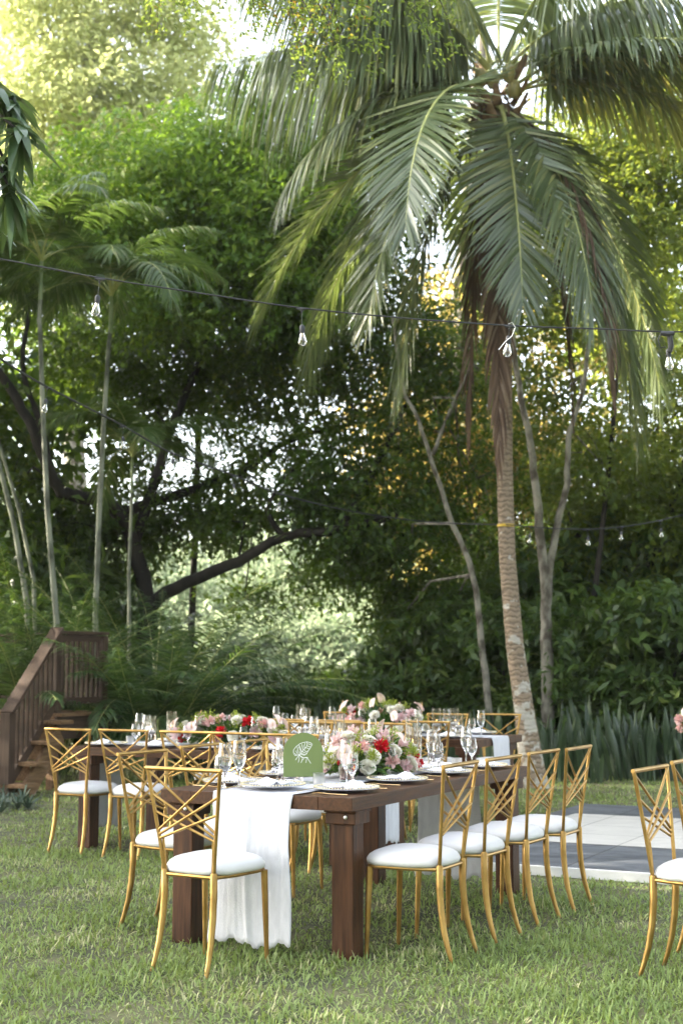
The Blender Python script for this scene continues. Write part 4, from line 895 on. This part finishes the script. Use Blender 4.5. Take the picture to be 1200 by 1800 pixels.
# hedge row of far wood high behind the gap
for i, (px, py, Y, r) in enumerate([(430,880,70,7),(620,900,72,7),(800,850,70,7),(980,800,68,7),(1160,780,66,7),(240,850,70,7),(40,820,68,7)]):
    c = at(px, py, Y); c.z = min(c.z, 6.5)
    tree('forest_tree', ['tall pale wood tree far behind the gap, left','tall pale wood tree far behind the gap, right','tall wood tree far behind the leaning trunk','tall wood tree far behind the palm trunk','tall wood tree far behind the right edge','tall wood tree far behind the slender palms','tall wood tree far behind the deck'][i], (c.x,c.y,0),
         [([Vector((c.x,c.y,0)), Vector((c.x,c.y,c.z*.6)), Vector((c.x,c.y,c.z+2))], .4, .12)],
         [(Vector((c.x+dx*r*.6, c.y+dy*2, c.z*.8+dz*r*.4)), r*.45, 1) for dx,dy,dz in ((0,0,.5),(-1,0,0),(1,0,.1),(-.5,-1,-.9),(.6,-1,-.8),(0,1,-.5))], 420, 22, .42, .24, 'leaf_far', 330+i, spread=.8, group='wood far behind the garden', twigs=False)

# shrubs of the understory
def shrub_proto(seed, name='leafy_shrub', m='leaf_shrub', r=.8, n=150, ll=.13, lw=.055):
    t = thing(name, 'shrub', 'shrub'); rr = random.Random(seed); b = MB(); L_ = []
    for k in range(7):
        a = rr.uniform(0,6.28); e = Vector((math.cos(a)*r*rr.uniform(.2,.8), math.sin(a)*r*rr.uniform(.2,.8), r*rr.uniform(.6,1.9))); b.tube([(0,0,0), e*.5+Vector((0,0,.1)), e], [.02,.014,.006], 6); L_.append((tuple(e), r*.5, 1))
    L_.append(((0,0,r*.5), r*.8, 1)); b.build('stems', M['bark'], t)
    v, q = crown(L_, n, 26, ll, lw, seed, .17); v[:,2] = np.maximum(v[:,2], .01); npmesh('foliage', v, q, M[m], t); return tree_of(t)
sp_ = [shrub_proto(1), shrub_proto(2, n=170, ll=.17, lw=.05), shrub_proto(3, m='leaf_mid', n=140)]; su_ = [[],[],[]]
spots = [(450,23.5,.65,2),(510,24,.75,0),(570,23.8,.8,2),(630,23.5,.8,1),(690,22.5,1.0,2),(745,21.5,1.5,0),(800,20.6,1.3,1),(850,21.5,1.6,0),(905,20.5,1.4,0),(940,19.6,1.1,1),(1000,20.2,1.5,0),(1050,19.5,1.3,1),(1100,19.8,1.5,0),(1150,19.2,1.4,1),(1200,19.8,1.6,0),(1250,19.2,1.5,0),(340,22.8,.55,2),(395,23.4,.5,1),(1020,21.8,2.0,0),(1110,22.2,2.2,0),(1190,22,2.1,1),(880,23,1.8,1),(300,22.5,.7,0),(180,22,1.8,1),(90,22.4,1.8,0),(10,22,1.9,1),(960,24.5,2.3,0),(1060,25,2.4,1),(1170,25,2.5,0),(480,20.5,.7,1),(560,20.8,.7,0),(650,20.5,.75,1)]
LM = [(-99,'at the left picture edge'),(60,'behind the stairs'),(150,'behind the deck railing'),(210,'right of the deck'),(290,'left of the bright gap'),(370,'at the left of the bright gap'),(430,'below the bright gap, left of its middle'),(490,'below the middle of the bright gap'),(550,'above the green arched sign'),(605,'above the front bouquet'),(660,'right of the bright gap'),(720,'above the far bouquet'),(775,'left of the leaning thin trunk'),(830,'at the leaning thin trunk'),(875,'just left of the palm trunk'),(925,'just right of the palm trunk'),(975,'right of the forked trunk'),(1025,'behind the left end of the dance floor'),(1075,'behind the middle of the dance floor'),(1125,'behind the right part of the dance floor'),(1175,'at the right picture edge'),(1230,'just past the right picture edge')]
seen_l = {}
def uniq(a, px):
    k = a+lmk(px); seen_l[k] = seen_l.get(k, 0)+1
    return k+['', ', right one', ', third one', ', fourth one'][seen_l[k]-1]
def lmk(px): return [t for x, t in LM if px >= x][-1]
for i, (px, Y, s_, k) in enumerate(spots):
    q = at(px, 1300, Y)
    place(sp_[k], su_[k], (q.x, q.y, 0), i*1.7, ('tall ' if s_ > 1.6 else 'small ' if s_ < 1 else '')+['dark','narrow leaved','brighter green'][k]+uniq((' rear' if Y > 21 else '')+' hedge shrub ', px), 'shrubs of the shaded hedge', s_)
# snake plants
def snake_proto(seed):
    t = thing('snake_plant', 'snake plant', 'plant'); r = random.Random(seed); V_, Q_ = [], []; off = 0
    for k in range(11):
        a = r.uniform(0,6.28); o = Vector((r.uniform(-.15,.15), r.uniform(-.12,.12), 0)); h = r.uniform(.42,.85); ln = Vector((math.cos(a)*r.uniform(.02,.2), math.sin(a)*r.uniform(.02,.2), 1)); fa = r.uniform(-.9,.9); w_ = r.uniform(.025,.04)
        sdv = Vector((math.cos(fa), math.sin(fa), 0)); nn = Vector((-math.sin(fa), math.cos(fa), 0)); rows = []
        for i in range(8):
            u_ = i/7; hw = w_*(.6+.55*math.sin(u_*2.2))*(1 if u_ < .72 else max(.03, (1-u_)/.28)**.7); c = o+ln*h*u_+nn*.03*math.sin(u_*3+a)
            for j in (-1,0,1): rows.append(c+sdv*hw*j+nn*(.012*abs(j)))
        V_ += [tuple(x) for x in rows]
        for i in range(7):
            for j in (0,1): Q_.append((off+i*3+j, off+i*3+j+1, off+(i+1)*3+j+1, off+(i+1)*3+j))
        off = len(V_)
    npmesh('leaf_blades', np.array(V_), np.array(Q_), M['snake'], t, True); return tree_of(t)
sn = [snake_proto(i) for i in range(4)]; snu = [[],[],[],[]]; i = 0
for row, (Y, step) in enumerate([(17.3,30),(17.9,32),(18.5,34)]):
    for px in range(985 if row == 0 else 560, 1290, step):
        k = i % 4; q = at(px+rnd.uniform(-8,8), 1300, Y+rnd.uniform(-.2,.2)+(.5 if px < 960 else 0))
        place(sn[k], snu[k], (q.x, q.y, 0), rnd.uniform(-.6,.6), uniq(['front row','middle row','rear row'][row]+' snake plant clump ', px), 'snake plants along the hedge', rnd.uniform(.65,1.2), None, (rnd.uniform(-.12,.12), rnd.uniform(-.12,.12))); i += 1
# strappy rosettes at the left foot of the stairs
def rosette(seed, n=26, L=.28):
    t = thing('strappy_plant', 'plant', 'plant'); g_ = np.random.default_rng(seed); az = g_.uniform(0,6.28,n); el = g_.uniform(.2,1.3,n)
    D = np.stack([np.cos(az)*np.cos(el), np.sin(az)*np.cos(el), np.sin(el)],1); WD = np.stack([-np.sin(az), np.cos(az), np.zeros(n)],1)
    v, q = strip_arrays(np.zeros((n,3)), D, WD, L*g_.uniform(.7,1.2,n), np.full(n,.022), g_.uniform(.2,.5,n), 5); npmesh('leaves', v, q, M['brom'], t); return tree_of(t)
rp = rosette(4); ru = []
for i, (px, py) in enumerate([(5,1408),(22,1402),(40,1412),(14,1420),(32,1424),(-8,1418),(50,1422),(2,1430)]):
    d = (900-py)/FPX; Y = CAM_H/(-(math.sin(PITCH)+d*math.cos(PITCH)))*(math.cos(PITCH)-d*math.sin(PITCH)); q = at(px, py, Y)
    place(rp, ru, (q.x, q.y, 0), i*1.3, ['leftmost','upper','right upper','middle','lower middle','left edge','rightmost','lowest'][i]+' grey strappy plant at the foot of the stairs', 'strappy plants by the stairs', 1.0)

# broad hanging leaves at the left picture edge, close
def broadleaf():
    B = Vector((-2.75, 8.2, 0)); t = thing('broad_leaved_tree', 'tree with long glossy hanging leaves cut by the left picture edge', 'tree', B)
    top = at(-60, 200, 8.2)-B; b = MB(); b.tube([(0,0,0),(.1,0,1.6),(.25,0,3.2),tuple(top+Vector((-.1,0,.1)))], [.07,.06,.05,.03], 8)
    r = random.Random(5); P, D, N, L, W = [], [], [], [], []
    ends = [at(-15,175,8.2), at(-5,230,8.1), at(-25,290,8.3), at(-45,150,8.2), at(-20,335,8.2), at(-60,400,8.3), at(-100,250,8), at(-120,150,8.4)]
    for e in ends:
        e = e-B+Vector((.13,0,0)); b.tube([top, (top+e)/2+Vector((0,0,.08)), e], [.022,.016,.008], 6)
        for k in range(22):
            a = r.uniform(0,6.28); P.append(e+Vector((0,0,r.uniform(-.05,.05)))); el = r.uniform(-1.5,.25); D.append((math.cos(a)*math.cos(el), math.sin(a)*math.cos(el), math.sin(el)-.1)); N.append((math.cos(a)*.5, math.sin(a)*.5, 1)); L.append(r.uniform(.20,.33)); W.append(r.uniform(.04,.06))
    b.build('trunk', M['bark'], t)
    P, D, N, L, W = (np.array(x, float) for x in (P,D,N,L,W)); S_ = nrm(np.cross(nrm(D), N)); v, q = strip_arrays(P, nrm(D), S_, L, W*1.2, np.full(len(P),.35), 5)
    npmesh('hanging_leaves', v, q, M['mango'], t, True)
broadleaf()
# fine twigs reaching in at the top, from a tree left of the camera
def overhang():
    B = Vector((-4.6, 9.0, 0)); t = thing('overhanging_tree', 'fine leaved twigs with a few orange leaves hanging in at the top middle', 'tree', B)
    b = MB(); r = random.Random(9); top = Vector((.3,0,7.4))
    b.tube([(0,0,0),(.1,0,3),(.2,0,5.5),top], [.16,.13,.11,.08], 10)
    P, D, N, L, W = [], [], [], [], []
    hang = [(at(420,-150,9.5), at(470,60,9.3)), (at(470,-140,9.2), at(560,100,9.2)), (at(560,-150,9.4), at(640,110,9.3)), (at(640,-160,9.3), at(730,90,9.2)), (at(330,-140,9.3), at(400,40,9.3)), (at(240,-120,9.5), at(300,50,9.4)), (at(700,-150,9.2), at(790,30,9.2)), (at(520,-150,9.6), at(600,170,9.5)), (at(380,-150,9.6), at(520,40,9.5))]
    main = [top]+[h[0]-B for h in sorted(hang, key=lambda h: h[0].x)]; b.tube(main, [.07]+[.06-.005*i for i in range(len(main)-1)], 8)
    for s0, e0 in hang:
        s0, e0 = s0-B, e0-B
        for j in range(4):
            e = e0+Vector((r.uniform(-.3,.3), r.uniform(-.3,.3), r.uniform(-.05,.35))); pts = [s0+(e-s0)*(i/8)+Vector((.05*math.sin(i+j),.04*math.cos(i*1.3),.10*math.sin(i/8*3.1))) for i in range(9)]
            b.tube(pts, [.010-.001*i for i in range(9)], 5)
            for i in range(2, 9):
                for k in range(26):
                    P.append(pts[i]+Vector((r.gauss(0,.05), r.gauss(0,.05), r.gauss(0,.035)))); D.append((r.gauss(.4,.6), r.gauss(0,.6), r.gauss(-.2,.4))); N.append((r.gauss(0,.4), r.gauss(0,.4), 1)); L.append(r.uniform(.03,.05)); W.append(r.uniform(.014,.022))
    b.build('trunk', M['bark'], t)
    P, D, N, L, W = (np.array(x, float) for x in (P,D,N,L,W)); v, q = leaf_arrays(P, D, N, L, W); npmesh('leaves', v, q, M['twigleaf'], t)
overhang()

# ------------------------------------------------------------------ string lights
def cord_curve(pts, n=10):
    Q = []
    for i in range(len(pts)-1):
        for k in range(n):
            u_ = k/n; p0 = pts[max(i-1,0)]; p1 = pts[i]; p2 = pts[i+1]; p3 = pts[min(i+2,len(pts)-1)]
            Q.append(.5*((2*p1)+(-p0+p2)*u_+(2*p0-5*p1+4*p2-p3)*u_*u_+(-p0+3*p1-3*p2+p3)*u_**3))
    return Q+[pts[-1]]
def bulb_parts(t, p, drop=.055, tilt=0, s=1, lean=0):
    """socket hanging from the cord with its clear bulb"""
    rot = Matrix.Rotation(lean,4,'Y')
    def tr(b, off): b.v = [tuple(Vector(p)+ rot @ (Vector(v_)*s+Vector((0,0,off)))) for v_ in b.v]; return b
    b = MB(); b.tube([(-.030,0,-.003),(-.012,0,-.004),(.012,0,-.004),(.030,0,-.003)], [.006,.009,.009,.006], 8); b.tube([(0,0,-.004),(0,0,-.026)], [.010,.005], 8); b.tube([(0,0,-.02),(0,0,-drop-.005)], .0024, 6)
    b.lathe([(0,-drop),(.008,-drop),(.0155,-drop-.010),(.0165,-drop-.012),(.0165,-drop-.034),(.0175,-drop-.035),(.0175,-drop-.040),(.016,-drop-.041),(.0155,-drop-.050),(0,-drop-.050)], 16)
    so_ = tr(b, 0).build('socket', M['black'], t)
    z = -drop-.050; e = .0009
    o_ = [(.0125,z),(.014,z-.010),(.021,z-.030),(.0262,z-.046),(.0268,z-.054),(.023,z-.068),(.013,z-.077),(0,z-.080)]
    i_ = [(0,z-.080+e),(.013-e*.6,z-.077+e),(.023-e,z-.068),(.0268-e,z-.054),(.0262-e,z-.046),(.021-e,z-.030),(.014-e,z-.010),(.0125-e,z)]
    b = MB(); b.lathe(o_+i_+[(.0125,z)], 20); bl = tr(b, 0).build('bulb', M['glass'], so_)
    b = MB(); b.tube([(0,0,z),(0,0,z-.022)], [.004,.002], 6); b.tube([(-.008,0,z-.024),(-.003,0,z-.046),(0,0,z-.024),(.003,0,z-.046),(.008,0,z-.024)], .0007, 4); tr(b, 0).build('filament', M['brass'], so_)
def string(label, pts, bulbs, rad=.0042, s=1, ties=(), grp='outdoor string lights'):
    o = thing('string_light', label, 'string light', (0,0,0), 0, grp)
    Q = cord_curve(pts); b = MB(); b.tube(Q, rad, 7); b.build('cord', M['black'], o)
    for k, p in enumerate(bulbs): bulb_parts(o, p, s=s*.84, lean=(.10 if k % 2 == 0 else -.03), drop=.10 if k != 2 else .06)
    for p in ties:
        b = MB(); b.tube([p+Vector(q)*s for q in ((-.012,0,.006),(.006,-.008,.014),(.022,-.004,-.01),(.005,-.004,-.055),(-.030,-.006,-.085),(-.062,-.006,-.125))], .0036*s, 6, flat=.5); b.build('cable_tie', M['tie'], o)
    return o
Y1 = 7.0
s1 = string('nearest black string light cord crossing the whole picture with four clear bulbs', [at(-330,395,7.05), at(-120,438,7), at(0,455,7), at(168,487,7), at(350,515,7), at(528,541,7), at(710,559,7), at(893,572,7), at(1050,578,7), at(1175,583,7), at(1330,582,7.1), at(1500,574,7.2)],
       [at(176,490,7), at(530,542,7), at(895,573,7), at(1172,584,7)], ties=[at(897,572,6.99)])
b = MB(); q = at(1172,584,6.98)
b.tube([q+Vector(x) for x in ((-.03,0,-.006),(.0,-.01,-.012),(.03,0,-.006))], .012, 8); b.tube([q+Vector(x) for x in ((.012,0,-.02),(.016,0,-.07),(.010,0,-.10))], [.013,.015,.011], 8)
b.tube([q+Vector(x) for x in ((-.03,-.005,0),(-.05,-.008,-.04),(-.038,-.006,-.08),(-.01,-.004,-.075))], .0035, 6); b.build('plug_connector', M['black'], s1)
P2 = [at(-80,575,9.0), at(0,630,9.6), at(83,680,10.3), at(216,748,11.5), at(300,795,12.4), at(410,835,13.8), at(492,868,15.0), at(625,900,17.0), at(760,918,17.5), at(884,922,16.35)]
string('thin string light cord running from the left picture edge back to the palm trunk', P2, [at(84,681,10.3), at(216,749,11.5), at(306,797,12.4), at(411,836,13.8), at(493,869,15.0)], .008, 1.0, ties=[at(302,795,12.4)])
P3 = [at(888,922,16.1), at(960,928,16.0), at(1040,930,15.9), at(1120,922,15.8), at(1200,905,15.7), at(1300,880,15.6)]
string('string light cord from the palm trunk to the right picture edge', P3, [at(932,926,16), at(1032,930,15.9), at(1092,926,15.8), at(1160,915,15.7)], .006, 1.0)

# ------------------------------------------------------------------ air
b = MB(); b.box((0, 45, 9.5), (130, 110, 21)); hz = b.build('haze', bpy.data.materials.new('air'), None, False); hz['kind'] = 'stuff'
am = hz.data.materials[0]; am.use_nodes = True; n = am.node_tree.nodes; n.clear(); ov = n.new('ShaderNodeOutputMaterial'); pv = n.new('ShaderNodeVolumePrincipled')
pv.inputs['Color'].default_value = (.95,.97,1,1); pv.inputs['Density'].default_value = HAZE; pv.inputs['Anisotropy'].default_value = .3; am.node_tree.links.new(pv.outputs[0], ov.inputs['Volume'])
cy.volume_bounces = 0
